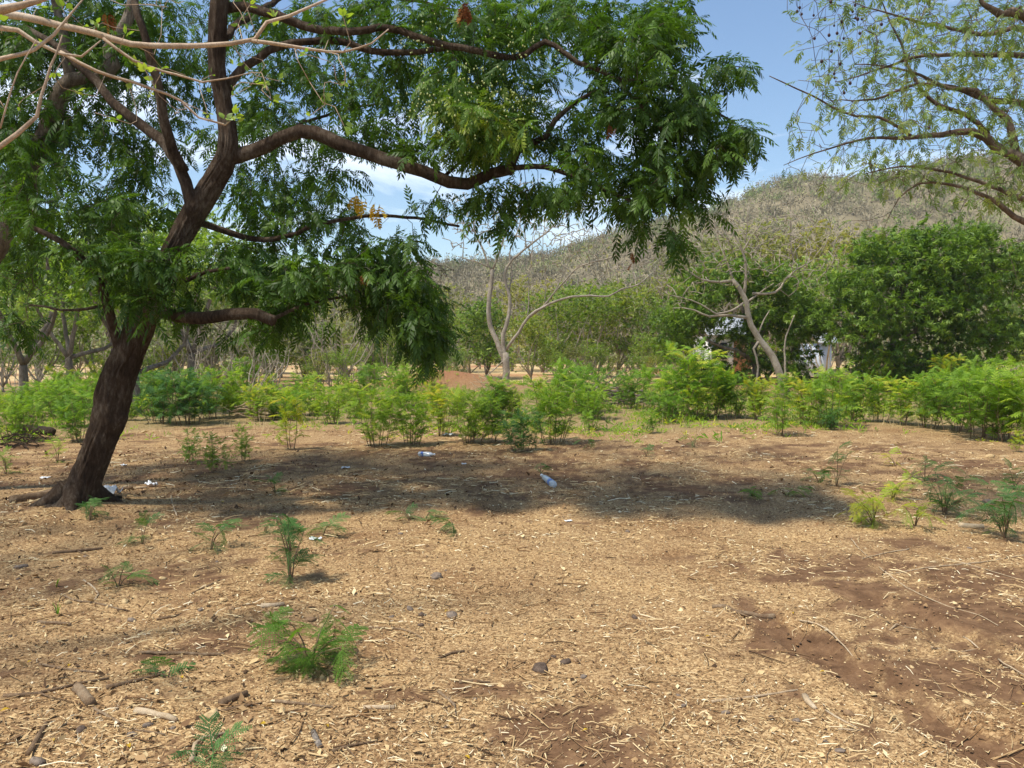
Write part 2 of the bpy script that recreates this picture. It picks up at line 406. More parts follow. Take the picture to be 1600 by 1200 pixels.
def plain(name, col, rough=.8, spec=.3, var=.25, scale=20, bump=0.0, alpha=None, trans=0):
    m, t, o = newmat(name); l = t.links.new
    g = N(t, 'ShaderNodeTexCoord'); n1 = N(t, 'ShaderNodeTexNoise'); n1.inputs['Scale'].default_value = scale; n1.inputs['Detail'].default_value = 5
    r = ramp(t, [(.25, tuple(c * (1 - var) for c in col)), (.75, tuple(min(1, c * (1 + var)) for c in col))])
    p = N(t, 'ShaderNodeBsdfPrincipled'); p.inputs['Roughness'].default_value = rough; p.inputs['Specular IOR Level'].default_value = spec
    p.inputs['Transmission Weight'].default_value = trans
    l(g.outputs['Object'], n1.inputs['Vector']); l(n1.outputs[0], r.inputs[0]); l(r.outputs[0], p.inputs['Base Color']); l(p.outputs[0], o.inputs[0])
    if bump:
        b = N(t, 'ShaderNodeBump'); b.inputs['Strength'].default_value = bump; b.inputs['Distance'].default_value = .01
        l(n1.outputs[0], b.inputs['Height']); l(b.outputs[0], p.inputs['Normal'])
    return m
def tint_mat(name, stops, rough=.9, spec=.15):
    m, t, o = newmat(name); l = t.links.new
    a = N(t, 'ShaderNodeAttribute', attribute_name='tint'); r = ramp(t, stops); p = N(t, 'ShaderNodeBsdfPrincipled')
    p.inputs['Roughness'].default_value = rough; p.inputs['Specular IOR Level'].default_value = spec
    l(a.outputs['Fac'], r.inputs[0]); l(r.outputs[0], p.inputs['Base Color']); l(p.outputs[0], o.inputs[0]); return m

M = {}
M['neem'] = leaf_mat('neem_leaf', [(0, (.034, .072, .010)), (.5, (.064, .13, .016)), (.85, (.125, .21, .028)), (1, (.25, .31, .05))], .38, .5, .25)
M['fresh'] = leaf_mat('fresh_leaf', [(0, (.12, .20, .025)), (.6, (.21, .31, .045)), (1, (.33, .40, .07))], .4)
M['acacia'] = leaf_mat('acacia_leaf', [(0, (.10, .15, .035)), (.6, (.17, .24, .06)), (1, (.30, .33, .09))], .4)
M['leuc'] = leaf_mat('seedling_leaf', [(0, (.085, .17, .022)), (.45, (.17, .30, .035)), (.8, (.28, .41, .05)), (1, (.46, .46, .06))], .4, .55, .2, vary=.9)
M['bluish'] = leaf_mat('dark_seedling_leaf', [(0, (.05, .12, .035)), (.7, (.095, .20, .05)), (1, (.17, .28, .05))], .35, .55, .2)
M['mango'] = leaf_mat('mango_leaf', [(0, (.07, .125, .018)), (.5, (.135, .225, .03)), (.85, (.23, .33, .05)), (1, (.36, .43, .09))], .32, .42, .3)
M['scrub'] = leaf_mat('scrub_leaf', [(0, (.10, .17, .03)), (.5, (.18, .27, .045)), (1, (.30, .37, .08))], .4, vary=.9)
M['olive'] = leaf_mat('olive_leaf', [(0, (.16, .18, .05)), (.5, (.25, .27, .08)), (1, (.38, .37, .13))], .4, vary=.9)
M['dry'] = leaf_mat('dry_leaf', [(0, (.12, .04, .015)), (.6, (.25, .10, .03)), (1, (.42, .22, .06))], .25, .8, .1, (1.2, 1, .7))
M['gold'] = leaf_mat('yellow_leaf', [(0, (.45, .28, .02)), (1, (.65, .45, .04))], .3, .6, .2, (1.2, 1, .5))
M['neembark'] = bark_mat('dark_bark', (.05, .031, .02), (.16, .105, .068), (.42, .33, .24), 34, 1.0, .3)
M['greybark'] = bark_mat('grey_bark', (.11, .085, .065), (.22, .175, .135), (.36, .31, .26), 12, .6, .3)
M['palebark'] = bark_mat('pale_bark', (.22, .18, .135), (.36, .30, .23), (.50, .43, .34), 16, .35, .5)
M['fgbark'] = bark_mat('smooth_pale_bark', (.30, .21, .14), (.45, .33, .23), (.55, .44, .33), 18, .25, .6)
M['acbark'] = bark_mat('acacia_bark', (.08, .055, .038), (.17, .12, .083), (.28, .22, .165), 14, .6, .3)
M['stick'] = bark_mat('stick_bark', (.12, .075, .045), (.26, .17, .10), (.42, .32, .21), 30, .5, .6)
M['palestick'] = bark_mat('bleached_stick', (.36, .25, .15), (.52, .39, .25), (.66, .54, .38), 30, .4, .6)
M['rot'] = bark_mat('rotten_bark', (.05, .032, .022), (.11, .075, .05), (.20, .145, .10), 18, 1, .4)

# ------------------------------------------------------------------ ground
def ground_material():
    m, t, o = newmat('dry_ground'); l = t.links.new
    g = N(t, 'ShaderNodeNewGeometry'); P = g.outputs['Position']
    a = N(t, 'ShaderNodeAttribute', attribute_name='tint')     # share of bare soil and painted tree shade
    z = N(t, 'ShaderNodeAttribute', attribute_name='zone')     # 0 yard, .5 weeds, 1 dry field
    def noise(sc, det=6, ro=.6):
        n = N(t, 'ShaderNodeTexNoise'); n.inputs['Scale'].default_value = sc; n.inputs['Detail'].default_value = det; n.inputs['Roughness'].default_value = ro
        l(P, n.inputs['Vector']); return n
    def vor(sc):
        n = N(t, 'ShaderNodeTexVoronoi'); n.inputs['Scale'].default_value = sc; l(P, n.inputs['Vector']); return n
    def mix(f, A_, B_, bt='MIX'):
        n = N(t, 'ShaderNodeMix', data_type='RGBA', blend_type=bt)
        for s_, v in ((0, f), (6, A_), (7, B_)):
            if isinstance(v, (int, float)): n.inputs[s_].default_value = v
            elif isinstance(v, tuple): n.inputs[s_].default_value = (*v, 1)
            else: l(v, n.inputs[s_])
        return n.outputs[2]
    v1 = vor(75); v2 = vor(170); n1 = noise(9, 8, .7); n2 = noise(1.1, 5); n3 = noise(60, 4)
    chips = ramp(t, [(0, (.07, .04, .02)), (.25, (.17, .10, .05)), (.55, (.32, .205, .105)), (.8, (.48, .34, .185)), (1, (.62, .48, .29))])
    sep = N(t, 'ShaderNodeSeparateColor'); l(v1.outputs['Color'], sep.inputs[0]); l(sep.outputs[0], chips.inputs[0])
    chips2 = ramp(t, [(0, (.12, .075, .04)), (.5, (.30, .20, .11)), (1, (.54, .405, .24))])
    sep2 = N(t, 'ShaderNodeSeparateColor'); l(v2.outputs['Color'], sep2.inputs[0]); l(sep2.outputs[0], chips2.inputs[0])
    lit = mix(.5, chips.outputs[0], chips2.outputs[0])
    big = ramp(t, [(.3, (.72, .60, .50)), (.5, (1.0, .93, .82)), (.7, (1.2, 1.12, .95))]); l(n2.outputs[0], big.inputs[0])
    lit = mix(1.0, lit, big.outputs[0], 'MULTIPLY')
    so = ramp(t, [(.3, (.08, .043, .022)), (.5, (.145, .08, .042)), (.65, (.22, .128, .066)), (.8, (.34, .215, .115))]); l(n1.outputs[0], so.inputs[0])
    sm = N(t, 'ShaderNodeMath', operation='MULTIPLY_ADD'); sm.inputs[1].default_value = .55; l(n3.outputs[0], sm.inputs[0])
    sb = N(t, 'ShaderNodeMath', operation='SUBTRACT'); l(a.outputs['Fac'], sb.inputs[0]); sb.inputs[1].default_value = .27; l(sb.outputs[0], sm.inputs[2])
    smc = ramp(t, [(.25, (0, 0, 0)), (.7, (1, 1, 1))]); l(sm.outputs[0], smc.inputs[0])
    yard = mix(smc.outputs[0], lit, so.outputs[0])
    weed = ramp(t, [(.3, (.14, .12, .04)), (.5, (.26, .19, .09)), (.7, (.36, .24, .13))]); l(n1.outputs[0], weed.inputs[0])
    fld = ramp(t, [(.35, (.33, .15, .075)), (.5, (.48, .34, .17)), (.62, (.56, .42, .22)), (.75, (.40, .33, .15))])
    n4 = noise(.12, 6, .6); l(n4.outputs[0], fld.inputs[0])
    w1 = ramp(t, [(.15, (0, 0, 0)), (.5, (1, 1, 1))]); w2 = ramp(t, [(.55, (0, 0, 0)), (.95, (1, 1, 1))]); l(z.outputs['Fac'], w1.inputs[0]); l(z.outputs['Fac'], w2.inputs[0])
    col = mix(w2.outputs[0], mix(w1.outputs[0], yard, weed.outputs[0]), fld.outputs[0])
    red = N(t, 'ShaderNodeAttribute', attribute_name='red')
    col = mix(red.outputs['Fac'], col, (.27, .12, .06))
    p = N(t, 'ShaderNodeBsdfPrincipled'); p.inputs['Roughness'].default_value = .95; p.inputs['Specular IOR Level'].default_value = .1
    b = N(t, 'ShaderNodeBump'); b.inputs['Strength'].default_value = .55; b.inputs['Distance'].default_value = .012
    ad = N(t, 'ShaderNodeMath', operation='ADD'); l(n1.outputs[0], ad.inputs[0]); l(sep.outputs[1], ad.inputs[1])
    inv = N(t, 'ShaderNodeMath', operation='MULTIPLY'); l(ad.outputs[0], inv.inputs[0]); inv.inputs[1].default_value = .8
    l(inv.outputs[0], b.inputs['Height']); l(col, p.inputs['Base Color']); l(b.outputs[0], p.inputs['Normal']); l(p.outputs[0], o.inputs[0])
    return m
ys = [-40, -20, -10, -5, -2, 0, .8]; y = 1.4
while y < 700: ys.append(y); y += max(.028, .014 * y)
ys = np.array(ys + [760, 1500, 3500.])
u = np.linspace(-1, 1, 281); u = np.sinh(u * 4.5) / math.sinh(4.5)
hw = np.maximum(45, 1.9 * (ys + 4)); X = u[None] * hw[:, None]; Yg = np.repeat(ys[:, None], len(u), 1)
Zg = height(X, Yg); nr, nc = X.shape
ii = (np.arange(nr - 1)[:, None] * nc + np.arange(nc - 1)[None]); Fg = np.stack([ii, ii + 1, ii + nc + 1, ii + nc], 2).reshape(-1, 4)
edge = 12.6 + 2.0 * vnoise(X * .35, Yg * 0, 2) + np.where(X > 1, sstep(1, 7, X) * 1.5, 0)
zone = .5 * sstep(edge, edge + 2.5, Yg) + .5 * sstep(30, 36, Yg + 3 * (vnoise(X * .2, Yg * .2, 8) - .5))
mpx, mpy = flat(690, 612); m2x, m2y = flat(1230, 612)
red = .9 * np.exp(-((X - mpx) / 3) ** 2 - ((Yg - mpy - 1) / 2) ** 2) + .8 * np.exp(-((X - m2x - 2) / 7) ** 2 - ((Yg - m2y - 3) / 3) ** 2)
ground = mk('ground', np.stack([X, Yg, Zg], 2).reshape(-1, 3), Fg, ground_material(),
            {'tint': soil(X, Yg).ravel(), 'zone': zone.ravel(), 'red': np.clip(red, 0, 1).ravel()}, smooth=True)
tag(ground, kind='structure')

# ------------------------------------------------------------------ hill and its dry woods
RX = np.array([-400, 0, 300, 560, 700, 800, 860, 900, 950, 1040, 1100, 1150, 1200, 1240, 1300, 1400, 1450, 1600, 1900, 2400, 3000])
RY = np.array([470, 462, 448, 432, 420, 412, 404, 390, 376, 356, 345, 318, 298, 290, 296, 284, 268, 258, 240, 235, 250.])
YR = 270.0
RH = EYE + (HOR - RY) / FPX * YR; RXW = (RX - 800) / FPX * YR
def hill_z(x, y):
    ridge = np.interp(x * YR / (0.45 * YR + 0.55 * np.maximum(y, 60)), RXW, RH)
    f = sstep(95, YR + 8, y) ** 1.15
    back = 1 - .35 * sstep(YR + 15, YR + 160, y)
    n = (fbm(x * .02, y * .02, 4, 31) - .45) * 9 * sstep(110, 180, y) * (1 - .75 * sstep(YR - 50, YR, y))
    return ridge * f * back + n - .8 * sstep(100, 90, y)
hx = np.linspace(-420, 620, 200); hy = np.concatenate([np.linspace(88, YR + 30, 70), np.linspace(YR + 45, YR + 200, 10)])
HX, HY = np.meshgrid(hx, hy); nr, nc = HX.shape
ii = (np.arange(nr - 1)[:, None] * nc + np.arange(nc - 1)[None]); Fh = np.stack([ii, ii + 1, ii + nc + 1, ii + nc], 2).reshape(-1, 4)
hill = mk('hill', np.stack([HX, HY, hill_z(HX, HY)], 2).reshape(-1, 3), Fh, plain('hill_soil', (.20, .165, .10), .95, .1, .35, .15, .3), smooth=True)
tag(hill, kind='structure')

M['hillwood'] = tint_mat('hill_twigs', [(0, (.15, .125, .075)), (.3, (.235, .20, .125)), (.6, (.32, .275, .18)), (.70, (.31, .31, .13)), (.85, (.23, .28, .09)), (1, (.14, .19, .055))])
def sliver_puffs(name, X, Y, Z, size, tint, n_sl, n_lf, mat, label, spread=1.0, lf=1.0):
    b = Bag(); n = len(X); B0 = np.stack([X, Y, Z], 1)
    T = np.repeat(np.arange(n), n_sl); k = len(T); s = size[T][:, None]
    d = nrm(np.stack([rng.normal(0, 1, k), rng.normal(0, 1, k), np.abs(rng.normal(.7, .6, k))], 1))
    tip = B0[T] + d * s * rng.uniform(.55, 1.05, (k, 1)) * [.62 * spread, .62 * spread, 1.0]
    st = B0[T] + (tip - B0[T]) * rng.uniform(.25, .6, (k, 1))
    sd_ = nrm(np.cross(d, rng.normal(0, 1, (k, 3)))) * s * .022
    V = np.stack([st - sd_, st + sd_, tip], 1).reshape(-1, 3); F = np.arange(3 * k).reshape(-1, 3)
    b.add(V, F, np.repeat(np.clip(tint[T] + rng.normal(0, .07, k), 0, 1), 3))
    T = np.repeat(np.arange(n), n_lf); k = len(T); s = size[T][:, None]
    d = nrm(np.stack([rng.normal(0, 1, k), rng.normal(0, 1, k), np.abs(rng.normal(.5, .6, k))], 1))
    c = B0[T] + d * s * rng.uniform(.5, 1.0, (k, 1)) * [.6 * spread, .6 * spread, .92]
    a1 = nrm(rng.normal(0, 1, (k, 3))) * s * rng.uniform(.05, .12, (k, 1)) * lf; a2 = nrm(np.cross(a1, rng.normal(0, 1, (k, 3)))) * s * rng.uniform(.03, .08, (k, 1)) * lf
    V = np.stack([c - a1, c + a2, c + a1 * .9], 1).reshape(-1, 3)
    b.add(V, np.arange(3 * k).reshape(-1, 3), np.repeat(np.clip(tint[T] + rng.normal(0, .09, k), 0, 1), 3))
    o = b.build(name, mat); return tag(o, label, 'woodland', kind='stuff')
n = 13000
hx_ = rng.uniform(-260, 420, n); hy_ = 100 + (YR + 8 - 100) * rng.random(n) ** .8
g_ = vnoise(hx_ * .03, hy_ * .03, 77) * .6 + vnoise(hx_ * .1, hy_ * .1, 78) * .4
tn = np.where(rng.random(n) < sstep(.42, .8, g_) * .6 + .08 + .45 * sstep(190, 105, hy_), rng.uniform(.68, 1, n), rng.uniform(.1, .6, n))
vis = (hx_ > -.42 * hy_ - 20) & (hx_ < .80 * hy_ + 30)
hx_, hy_, tn = hx_[vis], hy_[vis], tn[vis]
sliver_puffs('hillside_woodland', hx_, hy_, hill_z(hx_, hy_) - .3, rng.uniform(3.0, 6.2, len(hx_)), tn, 16, 30, M['hillwood'],
             'dry grey brown leafless woodland covering the hillside')
# pale green woods at the foot of the hill
n = 900
fx = rng.uniform(-140, 190, n); fy = rng.uniform(76, 118, n)
tn = np.where(rng.random(n) < .7, rng.uniform(.66, .92, n), rng.uniform(.2, .6, n))
sliver_puffs('valley_woodland', fx, fy, np.where(fy > 95, hill_z(fx, fy), 0) - .2, rng.uniform(3.0, 7.0, n), tn, 16, 140, M['hillwood'],
             'pale green and brown scrub woodland along the foot of the hill', 1.25, .62)

# ------------------------------------------------------------------ litter on the ground
M['litter'] = tint_mat('litter', [(0, (.06, .035, .02)), (.2, (.18, .10, .048)), (.45, (.38, .24, .115)), (.7, (.56, .405, .205)), (.9, (.68, .54, .31)), (1, (.75, .65, .45))])
def scatter(n, y0, y1, pw=2.0, wide=.82, pad=.6):
    r = rng.random(n)
    if pw == 2: y = 1 / (1 / y0 + r * (1 / y1 - 1 / y0)) if False else y0 * (y1 / y0) ** r
    x = rng.uniform(-1, 1, n) * (wide * y + pad)
    return x, y
def chips():
    b = Bag()
    # flat leaf and wood chips
    x, y = scatter(250000, 2.0, 17)
    keep = rng.random(len(x)) > (soil(x, y) * .86 * np.where(y > 9, .6, 1) + .25 * sstep(.5, .3, fbm(x * 3.1, y * 3.1, 3, 33)))
    keep &= rng.random(len(x)) < np.where(y > 12, .45, 1)
    x, y = x[keep], y[keep]; n = len(x)
    s = np.exp(rng.normal(math.log(.0048), .55, n)); s = np.clip(s, .002, .024) * np.clip(y / 6, .85, 1.5)
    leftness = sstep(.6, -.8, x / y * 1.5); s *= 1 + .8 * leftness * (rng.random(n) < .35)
    Tm = np.array([[-1, -.1, 0], [-.2, .55, .1], [1, .1, 0], [.1, -.5, .12]])
    V0 = Tm[None] * (1 + rng.normal(0, .22, (n, 4, 3))) ; V0[:, :, 1] *= rng.uniform(.45, 1.2, n)[:, None]; V0[:, :, 2] += rng.normal(0, .12, (n, 4))
    a = rng.uniform(0, 6.283, n); e = rng.normal(0, .42, n)
    d = np.stack([np.cos(a) * np.cos(e), np.sin(a) * np.cos(e), np.sin(e)], 1); Mx = frames(d, roll=.38)
    z = height(x, y) + s * (.25 + .5 * np.abs(np.sin(e))) + .001
    V = np.einsum('nij,nkj->nki', Mx, V0) * s[:, None, None] + np.stack([x, y, z], 1)[:, None]
    F = np.array([[0, 1, 2], [0, 2, 3]])[None] + (np.arange(n) * 4)[:, None, None]
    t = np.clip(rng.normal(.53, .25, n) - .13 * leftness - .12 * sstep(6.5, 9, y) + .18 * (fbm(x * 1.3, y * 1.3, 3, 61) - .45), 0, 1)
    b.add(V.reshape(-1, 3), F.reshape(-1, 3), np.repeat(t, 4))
    # straws, grass stalks and thin twigs
    x, y = scatter(60000, 2.0, 15)
    cl = fbm(x * 1.6, y * 1.6, 3, 44); keep = rng.random(len(x)) < sstep(.34, .62, cl) * np.where(soil(x, y) > .6, .45, 1); x, y = x[keep], y[keep]; n = len(x)
    ln = np.clip(np.exp(rng.normal(math.log(.045), .6, n)), .015, .2) * np.clip(y / 6, .8, 1.5); w = rng.uniform(.0008, .0022, n) * np.clip(y / 4, .9, 2.2)
    a = rng.uniform(0, 6.283, n) ; bend = rng.normal(0, .4, n)
    P0 = np.stack([x, y, height(x, y) + .003 + rng.random(n) * .012], 1)
    d1 = np.stack([np.cos(a), np.sin(a), rng.normal(.04, .14, n)], 1); d2 = np.stack([np.cos(a + bend), np.sin(a + bend), rng.normal(-.03, .14, n)], 1)
    P1 = P0 + d1 * (ln * .5)[:, None]; P2 = P1 + d2 * (ln * .5)[:, None]
    P1[:, 2] = np.maximum(P1[:, 2], height(P1[:, 0], P1[:, 1]) + .003); P2[:, 2] = np.maximum(P2[:, 2], height(P2[:, 0], P2[:, 1]) + .002)
    sd_ = np.stack([-np.sin(a), np.cos(a), np.zeros(n)], 1) * w[:, None]; upv = np.array([0, 0, 1.]) * w[:, None] * 1.2
    V = np.stack([P0 - sd_, P0 + sd_ + upv, P1 - sd_, P1 + sd_ + upv, P2 - sd_ * .6, P2 + sd_ * .6 + upv * .6], 1)
    f = np.array([[0, 1, 3, 2], [2, 3, 5, 4]])
    F = f[None] + (np.arange(n) * 6)[:, None, None]
    b.add(V.reshape(-1, 3), F.reshape(-1, 4), np.repeat(np.clip(rng.normal(.66, .24, n), 0, 1), 6))
    # short broken twigs, mostly at the left
    x, y = scatter(2600, 2.1, 11); k = rng.random(len(x)) < np.where(x < .1 * y, .9, .3); x, y = x[k], y[k]
    for xx, yy in zip(x, y):
        a = rng.normal(0, .9); ln = np.clip(np.exp(rng.normal(math.log(.10), .5)), .04, .3); d = np.array([math.cos(a), math.sin(a)]) * ln / 2; bd = rng.normal(0, .1, 2) * ln; r_ = rng.uniform(.0016, .0042)
        pp = [np.array([*(np.array([xx, yy]) + d * q + bd * (1 - q * q)), 0]) for q in (-1, 0, 1)]
        for p_ in pp: p_[2] = height(p_[0], p_[1]) + r_ + .003 + rng.random() * .006
        tube(b, pp, [r_, r_ * .9, r_ * .6], 4, False, np.clip(rng.normal(.38, .2), 0, 1))
    # fine gravel
    x, y = scatter(9000, 2.0, 10); n = len(x)
    O = np.array([[1, 0, 0], [0, 1, 0], [-1, 0, 0], [0, -1, 0], [0, 0, .8], [0, 0, -.5]]); Fo = np.array([[0, 1, 4], [1, 2, 4], [2, 3, 4], [3, 0, 4]])
    s = np.clip(np.exp(rng.normal(math.log(.006), .45, n)), .003, .02)
    V = (O[None] * (1 + rng.normal(0, .25, (n, 6, 3)))) * s[:, None, None] + np.stack([x, y, height(x, y)], 1)[:, None]
    b.add(V.reshape(-1, 3), (Fo[None] + (np.arange(n) * 6)[:, None, None]).reshape(-1, 3), np.repeat(np.clip(rng.normal(.42, .22, n), 0, 1), 6))
    x, y = scatter(26000, 2.0, 12); k = rng.random(len(x)) < soil(x, y) * .8; x, y = x[k], y[k]; n = len(x)
    s = np.clip(np.exp(rng.normal(math.log(.006), .5, n)), .002, .022)
    V = (O[None] * (1 + rng.normal(0, .28, (n, 6, 3)))) * s[:, None, None] * [1, 1, .7] + np.stack([x, y, height(x, y) + s * .15], 1)[:, None]
    b.add(V.reshape(-1, 3), (Fo[None] + (np.arange(n) * 6)[:, None, None]).reshape(-1, 3), np.repeat(np.clip(rng.normal(.17, .07, n), .02, .5), 6))
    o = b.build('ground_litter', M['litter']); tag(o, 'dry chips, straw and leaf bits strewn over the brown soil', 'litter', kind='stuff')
chips()
# low weeds at the edge of the clearing
def weeds():
    b = Bag(); n = 30000
    x = rng.uniform(-17, 22, n); y = 11.3 + 19 * rng.random(n) ** 1.2
    e = 12.2 + 2.2 * vnoise(x * .35, 0 * x, 2) + np.where(x > 1, sstep(1, 7, x) * 1.2, 0)
    den = sstep(-.8, 2.0, y - e) * sstep(.30, .55, fbm(x * .6, y * .6, 3, 90)) * (1 - .75 * ((np.abs(x + 4.3) < 2.0) & (y < 17)))
    k = rng.random(n) < den; x, y = x[k], y[k]; n = len(x)
    s = rng.uniform(.05, .15, n) * (1 + .6 * (rng.random(n) < .15)); t = np.clip(rng.normal(.6, .25, n), 0, 1)
    for j in range(6):
        a = rng.uniform(0, 6.283, n); e_ = rng.uniform(.3, 1.3, n)
        d = np.stack([np.cos(a) * np.cos(e_), np.sin(a) * np.cos(e_), np.sin(e_)], 1); p = np.stack([x, y, height(x, y)], 1) + d * (s * rng.uniform(0, .45, n))[:, None]
        sd_ = np.stack([-np.sin(a), np.cos(a), 0 * a], 1) * (s * .07)[:, None]; m_ = p + d * (s * .5)[:, None]; tip = p + d * s[:, None] * .9 - np.array([0, 0, 1.]) * (s * .2)[:, None]
        V = np.stack([p, m_ - sd_, tip, m_ + sd_], 1); F = LQ[None] + (np.arange(n) * 4)[:, None, None]
        b.add(V.reshape(-1, 3), F.reshape(-1, 3), np.repeat(t, 4))
    o = b.build('weeds', M['leuc']); tag(o, 'low green weeds covering the ground between the shrubs', 'weeds', kind='stuff')
weeds()
# dry grass: pale stalks among the weeds and on the red mound
def drygrass():
    b = Bag(); n = 34000
    x = rng.uniform(-16, 20, n); y = 12 + 26 * rng.random(n)
    den = np.maximum(sstep(.42, .6, fbm(x * .5, y * .5, 3, 17)), .25) * sstep(13.2, 15.5, y) * sstep(30, 22, y)
    md = np.exp(-((x - mpx) / 2.8) ** 2 - ((y - mpy) / 1.8) ** 2)
    k = rng.random(n) < np.maximum(den * .8, md); x, y, md = x[k], y[k], md[k]; n = len(x)
    # orange tufts on the mound
    ex = rng.normal(mpx - .2, 1.1, 1500); ey = rng.normal(mpy - 1.0, .7, 1500); x = np.append(x, ex); y = np.append(y, ey); md = np.append(md, np.ones(1500)); n = len(x); k = rng.random(n) > .5 * (md > .4); x, y, md = x[k], y[k], md[k]; n = len(x)
    h = rng.uniform(.12, .45, n) * (1 - .45 * md); a = rng.uniform(0, 6.283, n); ln = rng.uniform(.15, .8, n)
    P0 = np.stack([x, y, height(x, y) - .01], 1); P2 = P0 + np.stack([np.cos(a) * ln * h, np.sin(a) * ln * h, h], 1); sd_ = np.stack([-np.sin(a), np.cos(a), 0 * a], 1) * .0035
    b.add(np.stack([P0 - sd_, P0 + sd_, P2], 1).reshape(-1, 3), np.arange(3 * n).reshape(-1, 3), np.repeat(np.where(md > .4, rng.uniform(0, .35, n), rng.uniform(.5, 1, n)), 3))
    mat = tint_mat('dry_grass', [(0, (.40, .20, .08)), (.35, (.45, .29, .13)), (.6, (.42, .31, .16)), (1, (.52, .42, .25))])
    tag(b.build('dry_grass', mat), 'dry straw coloured grass standing among the weeds', 'grass', kind='stuff')
drygrass()

# ------------------------------------------------------------------ the big neem tree
T_NEEM = [pinnate(6, .235, .062, .0098, .8, s) for s in range(5)]
def px_pts(L_): return [at(*p) for p in L_]
def blob(cx, cy, rx, ry, Y0, Y1, n):
    p = nrm(rng.normal(0, 1, (n, 3))) * rng.random((n, 1)) ** (1 / 2.6)
    return np.array([at(cx + rx * a, cy + ry * b_, (Y0 + Y1) / 2 + (Y1 - Y0) / 2 * c) for a, b_, c in p])
def neem_tree():
    base = gp(125, 800); t = thing('neem_tree', 'large leaning neem tree with thick dark trunk and spreading green crown', 'tree')
    s = Skel(.10); Yb = base[1]; m = Yb / FPX
    tr = [(108, 812, Yb), (122, 792, Yb), (136, 745, Yb), (157, 690, Yb), (172, 650, Yb + .02), (182, 600, Yb + .03), (206, 540, Yb + .05), (236, 470, Yb + .05), (262, 410, Yb), (288, 360, Yb - .05),
          (318, 308, Yb - .1), (350, 255, Yb - .15), (357, 220, Yb - .2), (349, 160, Yb - .2), (339, 100, Yb - .25), (341, 30, Yb - .3), (345, -60, Yb - .3), (330, -150, Yb - .3), (360, -230, Yb - .3)]
    rw = np.array([50, 36, 29, 28, 31, 31, 26, 24, 21, 20, 22, 20, 17, 15, 15, 16, 13, 10, 6]) * m
    s.step = .05; Q = s.limb(px_pts(tr), rw * .88, 0, 110, .20); s.step = .10
    def limb(pts, w0, w1, wig=.006, **k):
        return s.limb(px_pts(pts), np.linspace(w0 * m * .38, w1 * m * .48, len(pts)), wig * 2, None, .14, **k)
    Y = Yb - .15
    # long horizontal limb to the right, rising and falling
    limb([(352, 250, Y), (400, 238, Y), (450, 213, Y), (490, 208, Y - .05), (530, 222, Y - .1), (585, 242, Y - .1), (640, 262, Y - .15), (700, 284, Y - .2), (730, 286, Y - .2), (768, 270, Y - .2), (800, 263, Y - .2)], 30, 17)
    limb([(800, 263, Y - .2), (850, 258, Y - .3), (900, 277, Y - .4), (960, 300, Y - .4), (1010, 330, Y - .4)], 12, 4)
    limb([(798, 263, Y - .2), (815, 232, Y - .2), (855, 212, Y - .1), (866, 186, Y - .1), (900, 158, Y), (935, 142, Y)], 15, 6)
    limb([(690, 280, Y - .2), (720, 252, Y - .1), (760, 236, Y), (820, 240, Y + .1)], 8, 3)
    # left limbs
    limb([(300, 335, Y), (292, 285, Y), (262, 228, Y + .1), (225, 199, Y + .2), (180, 161, Y + .3), (142, 120, Y + .4), (94, 75, Y + .5), (40, 40, Y + .6)], 26, 10)
    limb([(288, 268, Y), (262, 215, Y - .2), (250, 160, Y - .3), (240, 112, Y - .4), (229, 68, Y - .5), (212, 22, Y - .5), (200, -60, Y - .5), (170, -140, Y - .5)], 22, 8)
    limb([(186, 545, Yb), (170, 490, Yb - .15), (154, 446, Yb - .3), (124, 399, Yb - .5), (94, 376, Yb - .6), (40, 350, Yb - .7)], 22, 7)
    limb([(158, 478, Yb - .2), (110, 483, Yb - .3), (50, 478, Yb - .4)], 7, 3)
    # right limbs, low to high
    limb([(232, 485, Yb), (275, 492, Yb - .2), (315, 499, Yb - .35), (360, 492, Yb - .4), (400, 491, Yb - .45), (428, 502, Yb - .5)], 26, 17, .004)
    limb([(422, 500, Yb - .5), (450, 488, Yb - .3), (500, 470, Yb), (560, 455, Yb + .3)], 9, 4)
    limb([(300, 345, Yb), (340, 358, Yb + .25), (386, 371, Yb + .3), (412, 375, Yb + .3), (465, 364, Yb + .3), (499, 349, Yb + .3), (585, 337, Yb + .3), (650, 340, Yb + .3), (715, 352, Yb + .3)], 15, 4)
    limb([(265, 430, Yb), (285, 440, Yb - .2), (310, 430, Yb - .3), (360, 420, Yb - .4)], 14, 5)
    limb([(350, 155, Y), (362, 125, Y), (378, 108, Y), (405, 94, Y), (442, 71, Y), (525, 64, Y), (580, 84, Y), (640, 82, Y), (700, 75, Y), (760, 85, Y)], 20, 8)
    limb([(348, 15, Y), (380, 8, Y - .1), (430, 25, Y - .2), (470, 42, Y - .2), (540, 48, Y - .3), (610, 46, Y - .3), (700, 70, Y - .4), (800, 88, Y - .4), (850, 66, Y - .4), (905, 95, Y - .5), (960, 124, Y - .5), (1005, 172, Y - .5), (1045, 222, Y - .5)], 20, 5)
    limb([(958, 122, Y - .5), (1020, 130, Y - .4), (1060, 140, Y - .4), (1100, 160, Y - .4), (1150, 190, Y - .4)], 8, 3)
    limb([(345, -40, Y), (420, -80, Y + .2), (520, -110, Y + .5), (650, -140, Y + .8), (800, -120, Y + 1), (950, -80, Y + 1.2)], 18, 6)
    limb([(340, -90, Y), (250, -150, Y + .6), (120, -180, Y + 1.2), (0, -160, Y + 1.8)], 14, 5)
    limb([(350, 60, Y), (400, 20, Y + .8), (480, -20, Y + 1.8), (600, -10, Y + 2.8), (720, 20, Y + 3.6), (860, 60, Y + 4.0)], 16, 5)
